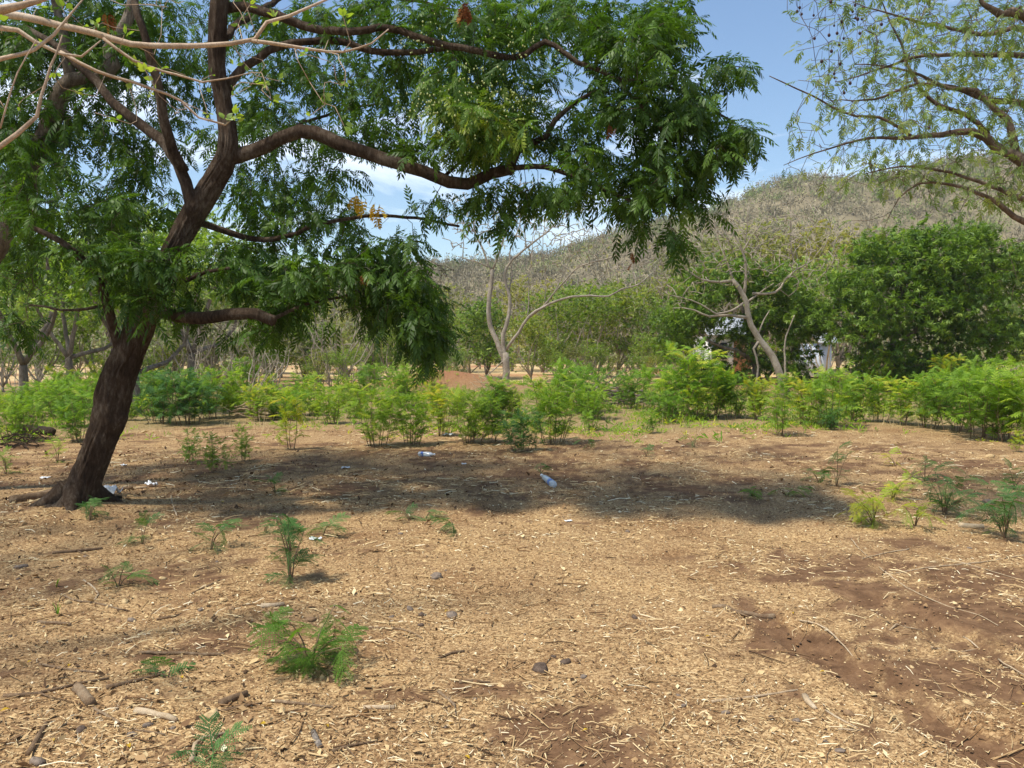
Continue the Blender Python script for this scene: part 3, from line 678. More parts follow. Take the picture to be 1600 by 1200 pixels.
    limb([(330, 290, Y), (380, 240, Y + .8), (460, 200, Y + 1.6), (540, 170, Y + 2.4), (620, 160, Y + 3.0)], 12, 4)
    B = [  # cx, cy, rx, ry, Y0, Y1, n
        (95, 330, 115, 85, 6.6, 8.6, 95), (40, 235, 75, 60, 6.8, 9, 40), (170, 420, 105, 55, 6.6, 8.2, 75), (240, 405, 50, 55, 6.7, 7.1, 26), (60, 440, 70, 40, 6.6, 8.2, 34), (25, 510, 40, 30, 6.8, 8, 14),
        (235, 470, 40, 30, 6.8, 7.2, 10), (300, 470, 35, 24, 7.0, 8, 10),
        (420, 425, 110, 55, 6.8, 8.8, 75), (530, 425, 90, 50, 7, 9, 60), (470, 330, 90, 35, 7.2, 9, 30), (570, 385, 70, 30, 7.2, 9, 34), (640, 430, 60, 40, 7.0, 8.8, 44), (660, 510, 38, 48, 7, 8.2, 34), (600, 480, 36, 38, 7, 8.4, 24), (545, 490, 28, 34, 7, 8.4, 12), (690, 460, 25, 25, 7.2, 8, 10), (470, 480, 60, 26, 7, 8, 16), (400, 510, 60, 22, 6.9, 8, 10), (640, 375, 34, 22, 7.2, 8.4, 12),
        (430, 175, 60, 40, 7.5, 10, 22), (490, 160, 60, 70, 7.5, 10.5, 30), (590, 160, 60, 80, 7, 10, 50), (480, 30, 90, 30, 6.8, 9.5, 26), (600, 20, 80, 40, 6.6, 9.5, 40), (520, 270, 45, 30, 7.2, 8.5, 12), (640, 230, 40, 30, 7, 8.5, 18),
        (690, 120, 85, 90, 6.4, 9.5, 85), (740, 175, 70, 60, 6.3, 7.6, 60), (800, 110, 90, 85, 6.4, 10, 85), (800, 205, 60, 40, 6.4, 8.5, 40), (720, 235, 50, 26, 6.6, 8, 22),
        (760, 20, 110, 40, 6.2, 9.5, 70), (900, 25, 100, 40, 6.2, 9.5, 60), (1000, 70, 90, 65, 6.2, 9.0, 85), (1040, 20, 55, 40, 6.2, 8.5, 34), (960, 165, 80, 60, 6.2, 8.5, 60), (1060, 165, 70, 65, 6.2, 8.2, 75), (1140, 105, 38, 16, 6.3, 7.2, 14), (1155, 200, 28, 26, 6.3, 7.3, 20), (1110, 225, 50, 48, 6.2, 7.8, 45),
        (1040, 260, 60, 50, 6.2, 8, 45), (1090, 300, 34, 36, 6.3, 7.5, 22), (1055, 370, 14, 36, 6.5, 7.2, 12), (985, 300, 45, 45, 6.3, 8, 34), (930, 250, 55, 45, 6.3, 8.2, 36), (1000, 355, 30, 18, 6.6, 7.4, 10), (880, 300, 50, 28, 6.4, 8, 26), (790, 300, 60, 22, 6.5, 8, 22), (690, 320, 60, 16, 6.8, 8, 10), (780, 345, 20, 16, 6.8, 7.4, 5), (870, 210, 30, 30, 6.6, 8, 14),
        (190, 230, 80, 50, 7.6, 9.6, 26), (150, 60, 130, 60, 7.6, 10, 40), (60, 130, 80, 60, 7.6, 10, 32), (300, 200, 80, 60, 8.2, 10, 14), (30, 30, 60, 50, 7.2, 9.6, 24), (370, 300, 40, 40, 7.6, 9, 10),
        (640, 440, 70, 60, 7.2, 9.2, 50), (660, 530, 34, 36, 7.2, 8.4, 30), (560, 440, 90, 50, 7.2, 9.4, 50), (450, 450, 90, 40, 7.2, 9, 36), (690, 440, 24, 40, 7.4, 8.4, 14),
        (100, 200, 110, 60, 7.4, 10, 50), (200, 120, 100, 70, 8.2, 10.5, 34), (40, 90, 70, 80, 7.4, 10, 30), (300, 60, 60, 60, 8.5, 10.5, 22), (420, 250, 60, 30, 8, 10, 14), (200, 320, 90, 50, 7.8, 9.6, 40), (90, 420, 90, 50, 7.4, 9, 40), (440, 110, 60, 50, 8, 10.5, 24), (270, 150, 70, 60, 8.6, 10.8, 30), (390, 50, 70, 50, 8.6, 10.8, 24), (120, 60, 90, 60, 8.6, 11, 34), (310, 110, 50, 50, 8.8, 10.6, 16), (400, 200, 50, 40, 8.6, 10.4, 14), (200, 20, 80, 40, 8.6, 11, 22), (230, 260, 50, 40, 8.2, 10, 18), (450, 290, 80, 40, 8.4, 10.4, 40), (540, 330, 80, 40, 8.4, 10.2, 36), (420, 350, 60, 40, 8.2, 9.8, 26), (400, 150, 50, 50, 8.8, 10.6, 22), (520, 130, 60, 60, 9, 11, 28), (500, 220, 50, 30, 8.6, 10.4, 14),
        # crown above the frame and the far side of the tree
        (250, -150, 260, 110, 6.6, 10.5, 46), (620, -150, 260, 110, 6.6, 11, 50), (950, -120, 200, 90, 6.6, 10, 32), (420, -300, 350, 110, 7, 11, 32),
        (600, 60, 200, 70, 10, 12.5, 40), (800, 60, 160, 80, 9.6, 12.5, 34), (400, 0, 160, 70, 9.6, 12, 34), (980, 90, 110, 70, 9, 11.5, 22)]
    pts = np.concatenate([blob(*b_[:6], max(3, int(b_[6] * .8))) for b_ in B]); pts = pts[(pts[:, 2] > 1.0)]
    s.attach(pts, .009, .0028, .035, .35, step=.14, grav=.08)
    s.bark('trunk', M['neembark'], t)
    A, D = s.spots(6.5, .2, 5, .03); k = fbm(A[:, 0] * 1.6 + A[:, 1], A[:, 2] * 1.8 - A[:, 1], 2, 71) > .24; A, D = A[k], D[k]
    fresh = at(760, 185, 6.9)
    foliage('crown', M['neem'], t, T_NEEM, A, D, (.55, 1.2), (.45, .8, -.2), .32, (0, .85), lambda P: .45 * np.exp(-((P - fresh) / [.75, 1.2, .45]) ** 2 @ np.ones(3)) - .08)
    # knot on the trunk, cut stub
    b = Bag(); k = at(176, 652, Yb - .02); tube(b, [k, k + [.05, -.01, .0], k + [.10, -.02, .012], k + [.135, -.03, .02]], [.16, .115, .055, .02], 14, True, .3, .5); b.build('knot', M['neembark'], t, True)
    # roots flaring at the base
    b = Bag()
    for a_, ln in ((-3.0, .22), (2.6, .2), (-1.3, .12), (.3, .15)):
        d = np.array([math.cos(a_), math.sin(a_), 0]); p0 = base + [-.02, 0, .14]
        q = catmull([p0 + d * .10, p0 + d * .2 + [0, 0, -.08], base + d * (.24 + ln * .5) + [0, 0, -.015], base + d * (.24 + ln) + [0, 0, -.06]], .05)
        tube(b, q, np.linspace(.10, .035, len(q)), 10, True, .3, .2)
    b.build('root', M['neembark'], t, True)
    # dry brown leaf bunches, yellow spray and pale fruit hanging in the crown
    def bunch(px, py, Y_, n_, mat, nm, sc):
        n_ = int(n_)
        c = at(px, py, Y_); A_ = c + rng.normal(0, .04 * sc, (n_, 3)); D_ = np.tile([0, 0, -1.], (n_, 1))
        o_ = foliage(nm, mat, t, [pinnate(4, .16, .06, .013, .3, 40), pinnate(4, .14, .05, .014, .5, 41)], A_, D_, (.6 * sc, 1.1 * sc), (.9, .3, -.4), .6); tag(o_, kind='stuff')
    for px, py, Y_, n_, sc in ((725, 8, 6.4, 14, .8), (735, 352, 7.8, 6, .5), (988, 400, 6.9, 7, .5), (955, 195, 6.6, 4, .6), (170, 30, 7, 6, .7), (572, 430, 7.3, 5, .6)):
        bunch(px, py, Y_, n_, M['dry'], 'dry_leaf_bunch', sc)
    bunch(560, 305, 7.6, 6, M['gold'], 'yellow_leaf_spray', .9); bunch(587, 322, 7.6, 8, M['gold'], 'yellow_leaf_spray', 1.0)
    b = Bag(); O = np.array([[1, 0, 0], [0, 1, 0], [-1, 0, 0], [0, -1, 0], [0, 0, 1.4], [0, 0, -1.4]]); Fo = np.array([[0, 1, 4], [1, 2, 4], [2, 3, 4], [3, 0, 4], [1, 0, 5], [2, 1, 5], [3, 2, 5], [0, 3, 5]])
    for cx, cy, rx, ry, n_ in ((665, 165, 30, 40, 60), (735, 150, 60, 60, 110), (800, 165, 50, 45, 60), (660, 70, 40, 40, 40), (820, 60, 60, 40, 40)):
        for _ in range(n_): b.add(at(cx + rng.normal(0, rx * .5), cy + rng.normal(0, ry * .5), rng.uniform(6.25, 6.7)) + O * rng.uniform(.005, .0085), Fo, np.full(6, rng.random()))
    tag(b.build('fruit', leaf_mat('neem_fruit', [(0, (.35, .42, .12)), (1, (.55, .58, .25))], .1), t, True), kind='stuff')
    return t
neem_tree()

# ------------------------------------------------------------------ neem standing behind at the left, trunk outside the frame at its foot
def left_neem():
    t = thing('neem_tree', 'grey stemmed neem leaning in from beyond the left edge of the photo', 'tree')
    s = Skel(.12); Y = 8.6; m = Y / FPX
    b0 = np.array([-6.9, 8.4, height(-6.9, 8.4) - .05])
    s.limb([b0, b0 + [.15, 0, .9], at(-60, 480, Y), at(0, 365, Y), at(40, 290, Y), at(76, 206, Y), at(92, 160, Y), at(112, 128, Y), at(150, 122, Y), at(177, 101, Y), at(171, 75, Y), at(196, 36, Y), at(215, -40, Y), at(200, -140, Y)],
           np.array([34, 27, 24, 22, 21, 19, 18, 17, 15, 15, 12, 11, 8, 4]) * m / 1.3, .01, 14, .12)
    s.limb(px_pts([(112, 128, Y), (100, 70, Y), (85, 10, Y), (80, -60, Y)]), [.07, .03], .01)
    s.limb(px_pts([(0, 365, Y), (-60, 280, Y), (-120, 160, Y + .3), (-150, 0, Y + .5)]), [.1, .03], .01)
    pts = np.concatenate([blob(*b_) for b_ in [(40, 180, 90, 70, 8, 10.5, 40), (140, 30, 110, 60, 8, 10.5, 44), (-60, 60, 120, 130, 7.5, 11, 60), (60, -100, 200, 100, 7.5, 11, 60), (20, 300, 60, 50, 8.4, 10.5, 26), (-100, 330, 80, 90, 7.5, 10, 34), (10, 420, 50, 50, 8.5, 10.5, 16), (210, 60, 60, 60, 8.5, 11, 18)]] + [ell((-6.0, 5.2, 5.2), (2.0, 2.2, .9), 110), ell((-8, 7, 5.2), (1.5, 1.5, 1.2), 40)])
    s.attach(pts, .009, .003, .035, .35, step=.16, grav=.08)
    s.bark('trunk', M['greybark'], t)
    A, D = s.spots(4.5, .35, 6, .03)
    foliage('crown', M['neem'], t, T_NEEM, A, D, (.75, 1.1), (.45, .75, -.28), .25, (.1, .85))
left_neem()

# ------------------------------------------------------------------ pale almost leafless tree whose branches reach in overhead
def pale_overhead():
    t = thing('almost_bare_tree', 'smooth pale branches with few new leaves reaching in at upper left', 'tree')
    s = Skel(.07); z1 = lambda L_, Y: [at(a / 2.6667, b_ / 2.6667, Y + (i * .02)) for i, (a, b_) in enumerate(L_)]
    g0 = np.array([-6.0, 2.4, height(-6.0, 2.4) - .05]); Y = 3.9
    fork = np.array([-4.6, 2.9, 2.95])
    s.limb([g0, g0 + [.05, .02, .8], g0 + [.2, .1, 1.6], g0 + [.7, .3, 2.3], fork, fork + [-.1, .1, .7], fork + [.1, .3, 1.6]], [.13, .10, .09, .08, .06, .04, .015], .01, 12, .1)
    a0 = fork
    s.limb([a0, at(-180, 40, 3.7)] + z1([(0, 60), (100, 72), (250, 105), (400, 138), (550, 183), (700, 190), (850, 190), (960, 185), (1060, 165), (1110, 92), (1200, 65), (1290, 30), (1390, -12)], Y), np.append([.034, .027], np.linspace(.0215, .006, 13)), .003)
    s.limb(z1([(1050, 170), (1200, 195), (1300, 210), (1430, 215), (1550, 178), (1620, 120)], Y + .15), [.011, .003], .004)
    s.limb([a0, at(-150, 10, 3.7)] + z1([(0, 42), (80, 25), (160, 5), (260, -30)], 3.6), [.03, .02, .022, .017, .012, .007], .004)
    s.limb([fork, at(-200, 60, 3.6)] + z1([(0, 120), (80, 128), (150, 172), (250, 220), (340, 236), (420, 170)], 3.7), [.02, .018, .014, .012, .010, .008, .006, .003], .004)
    s.limb(z1([(430, 160), (560, 255), (740, 312), (850, 342), (950, 325), (1050, 300)], Y), [.008, .003], .004)
    s.limb(z1([(250, 215), (400, 300), (560, 345), (700, 388), (760, 420), (830, 490), (940, 522), (960, 505)], 3.9), [.009, .004], .004)
    s.limb([fork, at(-180, 130, 3.6)] + z1([(0, 245), (150, 212), (230, 150), (300, 60), (360, -20)], 3.65), [.016, .013, .011, .009, .008, .005, .003], .004)
    s.limb([g0 + [.25, .1, 1.7], at(-400, 360, 3.3), at(-150, 330, 3.4)] + z1([(0, 610), (70, 556), (150, 482), (170, 400), (240, 222), (262, 150)], 3.5), [.03, .025, .02, .012, .011, .009, .007, .005, .003], .004)
    s.limb(z1([(0, 535), (40, 380), (70, 300), (150, 170)], 3.5), [.005, .003], .004)
    s.limb([fork, at(-300, 220, 3.0), at(-200, 260, 2.8)], [.03, .01])
    pts = np.concatenate([np.array([at(rng.uniform(-120, 540), rng.uniform(-60, 200), rng.uniform(3.5, 4.3)) for _ in range(90)]), ell(fork + [-.6, .3, .8], (1.0, 1.0, .8), 50)])
    s.attach(pts, .006, .0018, .03, .4, step=.07, grav=-.02)
    s.bark('trunk', M['fgbark'], t, thin=4)
    A, D = s.spots(.5, .5, 1, .005); k = rng.random(len(A)) < .35; A, D = A[k], D[k]
    A = np.vstack([A, [at(210, 106, 3.95), at(208, 104, 3.95), at(364, 182, 4), at(352, 190, 4), at(370, 192, 4), at(322, 146, 4), at(150, 40, 3.9), at(155, 46, 3.9), at(80, 20, 3.8), at(366, 104, 4.1)]]); D = np.vstack([D, np.tile([.3, 0, .9], (10, 1))])
    foliage('crown', M['fresh'], t, [rosette(4, .055, .014, 3, 0), rosette(3, .045, .012, 4, 0)], A, D, (.6, 1.1), (.8, .4, .1), .4, (.4, 1))
pale_overhead()

# ------------------------------------------------------------------ feathery acacia at the right, trunk outside the frame
T_AC = [bipinnate(5, .10, .042, 0, s, .5, .006, True) for s in range(4)]
def acacia():
    t = thing('acacia_tree', 'thin crowned acacia with feathery leaves and dark seed pods at upper right', 'tree')
    s = Skel(.10); Y = 7.2
    z3 = lambda L_, Y0, dy=0.0: [at(1000 + a / 2.6667, b_ / 2.6667, Y0 + dy * i) for i, (a, b_) in enumerate(L_)]
    g0 = np.array([6.6, 7.6, height(6.6, 7.6) - .05]); f1 = at(1700, 330, 7.3); f2 = at(1690, 150, 7.3)
    s.limb([g0, g0 + [-.1, 0, .9], g0 + [-.25, -.1, 1.6], f1, at(1730, 200, 7.4), at(1700, 60, 7.4), at(1720, -150, 7.5)], [.2, .15, .13, .11, .09, .07, .03], .01, 14, .1)
    s.limb([f1, at(1640, 290, 7.2)] + z3([(1600, 680), (1540, 640), (1480, 618), (1440, 580), (1380, 552), (1250, 570), (1140, 575), (1000, 580), (850, 600), (720, 640), (600, 690)], Y), [.085, .07, .06, .05, .045, .04, .035, .026, .02, .014, .009, .006, .003], .008)
    s.limb(z3([(1140, 575), (1080, 530), (1000, 490), (900, 480), (800, 440), (720, 400), (600, 350), (540, 320)], Y, -.03), [.017, .004], .008)
    s.limb(z3([(1565, 640), (1550, 560), (1535, 500), (1450, 430), (1400, 380), (1290, 370), (1170, 310), (1040, 280), (900, 270)], Y, .04), [.04, .005], .008)
    s.limb(z3([(1450, 560), (1350, 480), (1240, 440), (1180, 390), (1140, 330), (1110, 270), (1090, 180), (1040, 80), (1000, -20)], Y, .02), [.024, .005], .008)
    s.limb([f1] + z3([(1680, 960), (1600, 920), (1560, 900), (1500, 850), (1400, 800), (1280, 775), (1160, 770), (1080, 830), (1050, 880)], Y - .2), [.06, .04, .03, .026, .022, .018, .013, .009, .006, .003], .008)
    s.limb([f1] + z3([(1600, 830), (1500, 790), (1300, 720), (1100, 690), (950, 720)], Y), [.05, .025, .02, .014, .009, .004], .008)
    s.limb([at(1730, 200, 7.4)] + z3([(1600, 430), (1450, 420), (1300, 360), (1150, 350), (980, 410), (800, 420)], Y + .4), [.05, .035, .028, .02, .015, .01, .004], .008)
    s.limb([at(1715, 110, 7.4)] + z3([(1600, 240), (1480, 230), (1300, 230), (1150, 240), (960, 300), (820, 340)], Y + .2), [.05, .03, .025, .02, .015, .008, .004], .008)
    s.limb([f2] + z3([(1600, 60), (1500, 70), (1430, 20), (1400, -60)], Y - .3), [.06, .045, .035, .02, .01], .01)
    s.limb([f2] + z3([(1600, 130), (1450, 150), (1250, 100), (1050, 60), (900, 10)], Y + .6), [.05, .03, .022, .016, .01, .004], .01)
    s.limb([f1, at(1780, 300, 6.6), at(1900, 200, 6.2), at(2100, 80, 6.4)], [.09, .07, .05, .02], .01)
    pts = []
    for _ in range(1500):
        a = rng.beta(1.5, 1.0); px = 1225 + a * 430; lo = 335 - 60 * (1 - a); py = rng.uniform(-60, lo)
        if px < 1290 and rng.random() < .45: continue
        pts.append(at(px, py, rng.uniform(6.3, 8.8)))
    for px, py in ((1275, 300), (1290, 315), (1400, 300), (1385, 345), (1440, 300), (1500, 330), (1460, 315), (1320, 290), (1560, 420), (1590, 440), (1545, 390), (1580, 470), (1590, 380), (1560, 350), (1600, 340), (1380, 360), (1330, 345)):
        pts.append(at(px, py, rng.uniform(6.6, 7.4)))
    pts = np.vstack([pts, ell((7.2, 7.4, 5.8), (2.2, 2.4, 1.6), 160)])
    s.attach(pts, .006, .0026, .04, .25, step=.10, grav=.0, ang=.6)
    s.bark('trunk', M['acbark'], t)
    A, D = s.spots(1.2, .45, 2, .02); k = rng.random(len(A)) < .6 * sstep(-.1, .5, 1 - (A[:, 0] - 2.2) / 5)
    A, D = A[k], D[k]
    foliage('crown', M['acacia'], t, T_AC, A, D, (.7, 1.25), (.7, .6, -.25), .3, (0, 1))
    b = Bag(); a_ = np.linspace(0, math.pi, 5); V0 = []; th = np.arange(6) / 6 * 2 * math.pi
    V0 = np.array([[math.sin(p) * math.cos(q), math.sin(p) * math.sin(q), math.cos(p)] for p in a_ for q in th]); F0 = np.array([[i * 6 + j, i * 6 + (j + 1) % 6, (i + 1) * 6 + (j + 1) % 6, (i + 1) * 6 + j] for i in range(4) for j in range(6)])
    for px, py in [(1248, 12), (1247, 18), (1251, 22), (1300, 3), (1303, 40), (1308, 52), (1332, 8), (1331, 18), (1335, 28), (1342, 30), (1348, 30), (1296, 55), (1310, 70), (1340, 52), (1303, 115), (1305, 122), (1283, 96), (1320, 145), (1288, 118), (1360, 44), (1272, 24), (1316, 34), (1350, 12), (1380, 38), (1290, 30), (1322, 60), (1300, 80), (1315, 100), (1455, 200), (1480, 205), (1595, 12), (1330, 130), (1270, 60)]:
        c = at(px + rng.normal(0, 2), py, rng.uniform(6.6, 6.9)); b.add(c + V0 * rng.uniform(.010, .016) * [1, .7, 1.15], F0); tube(b, [c + [0, 0, .01], c + [.004, 0, .09]], .0015, 3)
    tag(b.build('seed_pods', plain('seed_pod', (.04, .015, .014), .5), t, True), kind='stuff')
acacia()

# ------------------------------------------------------------------ bare trees in the middle distance
def bare_central():
    p0 = gp(790, 604); Y = p0[1]; t = thing('bare_tree', 'tall leafless pale tree forking from a low trunk in the weeds', 'tree')
    s = Skel(.3); m = Y / FPX
    z5 = lambda L_, y0=Y, dy=0: [at(500 + a / 2.6667, 350 + b_ / 2.6667, y0 + dy * i) for i, (a, b_) in enumerate(L_)]
    def lb(L_, w0, w1, dy=0): s.limb(z5(L_, Y, dy), np.linspace(w0 * .72, w1, len(L_)) * m / 2, .04, None, .08)
    lb([(780, 712), (776, 640), (770, 530)], 17, 10.5); lb([(764, 700), (768, 620), (764, 545), (740, 490), (712, 425), (712, 300), (716, 195)], 13, 6.5)
    lb([(716, 195), (690, 128), (652, 55), (635, -40), (600, -130)], 5, 1.2, .1); lb([(716, 195), (742, 130), (770, 60), (776, -30), (800, -140)], 5, 1.2, -.1)
    lb([(778, 640), (770, 535), (758, 460), (780, 380), (786, 300), (768, 220), (802, 150), (880, 80), (970, 10), (1010, -60)], 11, 1.5)
    lb([(786, 300), (800, 210), (790, 120), (830, 0), (840, -100)], 4, 1.2, .15); lb([(775, 525), (830, 460), (872, 388), (960, 332), (1050, 306), (1200, 304), (1260, 270), (1330, 250), (1392, 200)], 7, 1.6, -.1)
    lb([(870, 390), (932, 345), (1000, 262), (1060, 190), (1150, 152), (1230, 130), (1290, 125)], 4.5, 1.2, -.2); lb([(930, 350), (985, 270), (1040, 160), (1100, 100), (1150, 60)], 3, 1, .2)
    lb([(700, 180), (650, 150), (596, 136), (600, 80), (590, 20)], 3, 1, .1); lb([(860, 100), (850, 20), (880, -60)], 3, 1); lb([(1120, 300), (1150, 240), (1200, 190), (1290, 180)], 2.5, 1)
    lb([(940, 340), (935, 200), (928, 60), (935, -20)], 2, 1); lb([(860, 400), (870, 250), (880, 120), (890, 40)], 2.5, 1, .2); lb([(775, 560), (690, 640), (650, 690)], 3, 1.5, -.3)
    pts = np.concatenate([blob(810, 340, 110, 60, Y - 1.8, Y + 1.8, 300), blob(900, 380, 105, 60, Y - 1.8, Y + 1.4, 160), blob(740, 350, 55, 60, Y - 1.2, Y + 1.2, 110), blob(980, 390, 70, 45, Y - 1.5, Y, 70)])
    s.attach(pts, .009, .016, .06, .35, step=.3)
    s.bark('trunk', M['palebark'], t)
    A, D = s.spots(.3, .5, 1, .05); k = rng.random(len(A)) < .25
    foliage('crown', M['olive'], t, T_AC, A[k], D[k], (1, 1.8), (.6, .6, -.2), .3, (.3, 1))
bare_central()
def bare_leaning():
    p0 = gp(1228, 622); Y = p0[1]; t = thing('bare_tree', 'grey leafless tree leaning left in front of the mango trees', 'tree')
    s = Skel(.25); m = Y / FPX
    z6 = lambda L_, dy=0: [at(1000 + a / 2.6667, 350 + b_ / 2.6667, Y + dy * i) for i, (a, b_) in enumerate(L_)]
    def lb(L_, w0, w1, dy=0): s.limb(z6(L_, dy), np.linspace(w0, w1, len(L_)) * m / 2, .025, None, .08)
    lb([(608, 735), (585, 640), (555, 555), (500, 480), (455, 395), (432, 300), (385, 232)], 13, 6.5); lb([(432, 300), (440, 220), (425, 120), (380, 20), (350, -40)], 5.5, 1.5, -.05)
    lb([(385, 235), (330, 240), (250, 228), (190, 190)], 5, 1.5, -.1); lb([(385, 232), (370, 190), (330, 90), (300, -20)], 4.5, 1.3, .1); lb([(448, 390), (370, 380), (290, 386), (230, 360), (175, 350)], 5, 1.6, -.1)
    lb([(430, 330), (380, 358), (310, 370), (250, 330), (130, 300)], 4, 1.4, -.15); lb([(470, 290), (560, 288), (600, 240), (660, 190), (720, 148)], 4.5, 1.5, .1); lb([(440, 330), (500, 290), (560, 250)], 3.5, 1.5)
    lb([(490, 470), (520, 400), (545, 360)], 3, 1.2); lb([(500, 480), (470, 520), (490, 600), (480, 690)], 4, 3); lb([(425, 120), (470, 40), (520, -40)], 3, 1, .1); lb([(608, 735), (605, 600), (612, 470), (640, 380)], 4.5, 1.5, -.1)
    pts = np.concatenate([blob(1130, 390, 90, 65, Y - 1.5, Y + 1.5, 190), blob(1240, 400, 80, 65, Y - 1, Y + 1.5, 110), blob(1060, 450, 50, 40, Y - 1, Y + 1, 40)])
    s.attach(pts, .009, .013, .055, .35, step=.25)
    s.bark('trunk', M['palebark'], t)
    A, D = s.spots(.6, .4, 1, .05); k = rng.random(len(A)) < .35
    foliage('crown', M['olive'], t, T_AC, A[k], D[k], (1.2, 2.2), (.6, .6, -.2), .3, (.2, 1))
bare_leaning()

# ------------------------------------------------------------------ mango trees
T_MG = [rosette(10, .20, .024, s, .35, True) for s in range(4)]
def mango(label, px, py, blobs, trunk, mat='mango'):
    t = thing('mango_tree', label, 'tree'); s = Skel(.3); g = gp(px, py)
    for pts_, r in trunk: s.limb([at(a, b_, g[1] + c) for a, b_, c in pts_], r, .02, None, .08)
    pts = np.concatenate([blob(cx, cy, rx, ry, g[1] - d, g[1] + d, n_) for cx, cy, rx, ry, d, n_ in blobs])
    pts = pts[pts[:, 2] > .35]
    s.attach(pts, .01, .007, .03, .4, step=.3)
    s.bark('trunk', M['greybark'], t)
    A, D = s.spots(4.2, .15, 8, .18); k = fbm(A[:, 0] * 1.3 + A[:, 1] * .7, A[:, 2] * 1.5, 2, 55) > .22; A, D = A[k], D[k]
    foliage('crown', M[mat], t, T_MG, A, D, (.75, 1.15), (.5, .8, .15), .3, (0, .8), lambda P: (fbm(P[:, 0] * 1.1, P[:, 2] * 1.1 + P[:, 1], 2, 12) - .37) * .7 + .06)
mango('dense dark green mango tree at the right edge of the weeds', 1400, 612,
      [(1420, 460, 120, 80, 3.0, 330), (1400, 400, 70, 45, 2.4, 130), (1500, 400, 70, 50, 2.4, 130), (1340, 490, 60, 60, 2.2, 110), (1500, 490, 95, 60, 2.6, 170), (1560, 440, 50, 60, 2.2, 70), (1380, 565, 75, 36, 2.2, 110), (1480, 570, 80, 26, 2.4, 80), (1310, 440, 22, 20, 1.2, 16), (1440, 368, 26, 14, 1.2, 22), (1530, 372, 24, 16, 1.2, 20), (1340, 410, 24, 16, 1.2, 16), (1590, 400, 26, 20, 1.2, 16), (1560, 520, 50, 30, 1.6, 34), (1420, 590, 50, 14, 1.4, 24)],
      [([(1385, 612, 0), (1392, 570, 0), (1400, 520, 0), (1410, 450, 0), (1420, 400, 0)], [.2, .06]), ([(1396, 550, 0), (1440, 510, -.5), (1500, 460, -.8)], [.12, .04]), ([(1394, 560, 0), (1350, 520, .5), (1330, 470, .6)], [.12, .04]), ([(1440, 612, .5), (1445, 570, .5), (1490, 520, 1), (1540, 470, 1.5)], [.14, .04])])
mango('rounded mango tree with a gap of white wall showing through', 1185, 608,
      [(1130, 440, 70, 34, 2.2, 120), (1200, 440, 60, 30, 2.2, 100), (1060, 490, 42, 42, 1.8, 90), (1100, 485, 40, 28, 1.8, 60), (1250, 490, 45, 45, 2, 100), (1190, 500, 34, 25, 1.8, 45), (1240, 555, 34, 40, 1.6, 70), (1055, 540, 30, 20, 1.4, 34), (1195, 560, 14, 22, .9, 16), (1110, 585, 30, 16, .8, 26), (1140, 520, 40, 14, 1.0, 16), (1115, 545, 18, 20, 1.0, 8), (1165, 545, 22, 20, 1.0, 10), (1280, 500, 30, 40, 1.6, 40), (1150, 420, 60, 22, 1.6, 40), (1150, 580, 26, 10, .9, 14)],
      [([(1188, 616, 0), (1182, 580, 0), (1178, 545, 0), (1165, 500, 0), (1150, 450, 0)], [.17, .05]), ([(1180, 565, 0), (1150, 548, -.4), (1115, 535, -.6), (1070, 500, -.8)], [.10, .03]), ([(1178, 545, 0), (1205, 500, .3), (1240, 460, .5)], [.1, .03]), ([(1190, 600, 0), (1215, 570, .3), (1245, 540, .5)], [.08, .03])])

# ------------------------------------------------------------------ trees of the middle distance: kinds, then placed one by one
T_SC = [rosette(8, .12, .03, s + 20, .1, True) for s in range(3)] + [bipinnate(4, .22, .11, 0, 30, .4, .022, True)]
def kind_tree(name, h, r, lobes, mat, bark, per=3.0, tips=4, ls=(.9, 1.5), fork=3, lean=.1, tmpl=None, thin_keep=1.0, tint=(0, 1), rmin=.008):
    """a tree standing at the origin; lobes: (dx, dy, z, rx, ry, rz, n)"""
    t = thing(name, name, 'tree'); s = Skel(.25)
    hb = h * (rng.uniform(.03, .10) if h < 6 else rng.uniform(.18, .28))
    s.limb([(0, 0, -.08), (lean * hb * .5, .02, hb * .6), (lean * hb, 0, hb)], [r, r * .8], .01, None, .1)
    for k in range(fork):
        a = k / fork * 6.283 + rng.uniform(0, 1); b0 = np.array([lean * hb, 0, hb])
        e = b0 + [math.cos(a) * h * rng.uniform(.12, .34), math.sin(a) * h * rng.uniform(.12, .34), h * rng.uniform(.4, .68)]
        mid = (b0 + e) / 2 + rng.normal(0, .055 * h, 3); s.limb([b0, mid, e], [r * .6, r * .4, r * .15], .03)
    pts = np.concatenate([ell((x, y, z), (rx, ry, rz), n_) for x, y, z, rx, ry, rz, n_ in lobes])
    s.attach(pts, .009, rmin, .05, .4, step=.28)
    s.bark('trunk', M[bark], t)
    if mat:
        A, D = s.spots(per, .3, tips, .12)
        if thin_keep < 1: k = rng.random(len(A)) < thin_keep; A, D = A[k], D[k]
        foliage('crown', M[mat], t, tmpl or T_SC, A, D, ls, (.5, .8, .0), .35, tint)
    return t
def lobes_for(w, h, n, k=5, base=.35):
    out = []
    for i in range(k):
        a = i / k * 6.283 + rng.uniform(-.5, .5); rr = w * rng.uniform(.15, .32)
        out.append((math.cos(a) * rr, math.sin(a) * rr, h * rng.uniform(base + .12, .85), w * rng.uniform(.2, .32), w * rng.uniform(.2, .32), h * rng.uniform(.10, .19), n // k))
    out.append((0, 0, h * .72, w * .3, w * .3, h * .2, n // 3)); return out
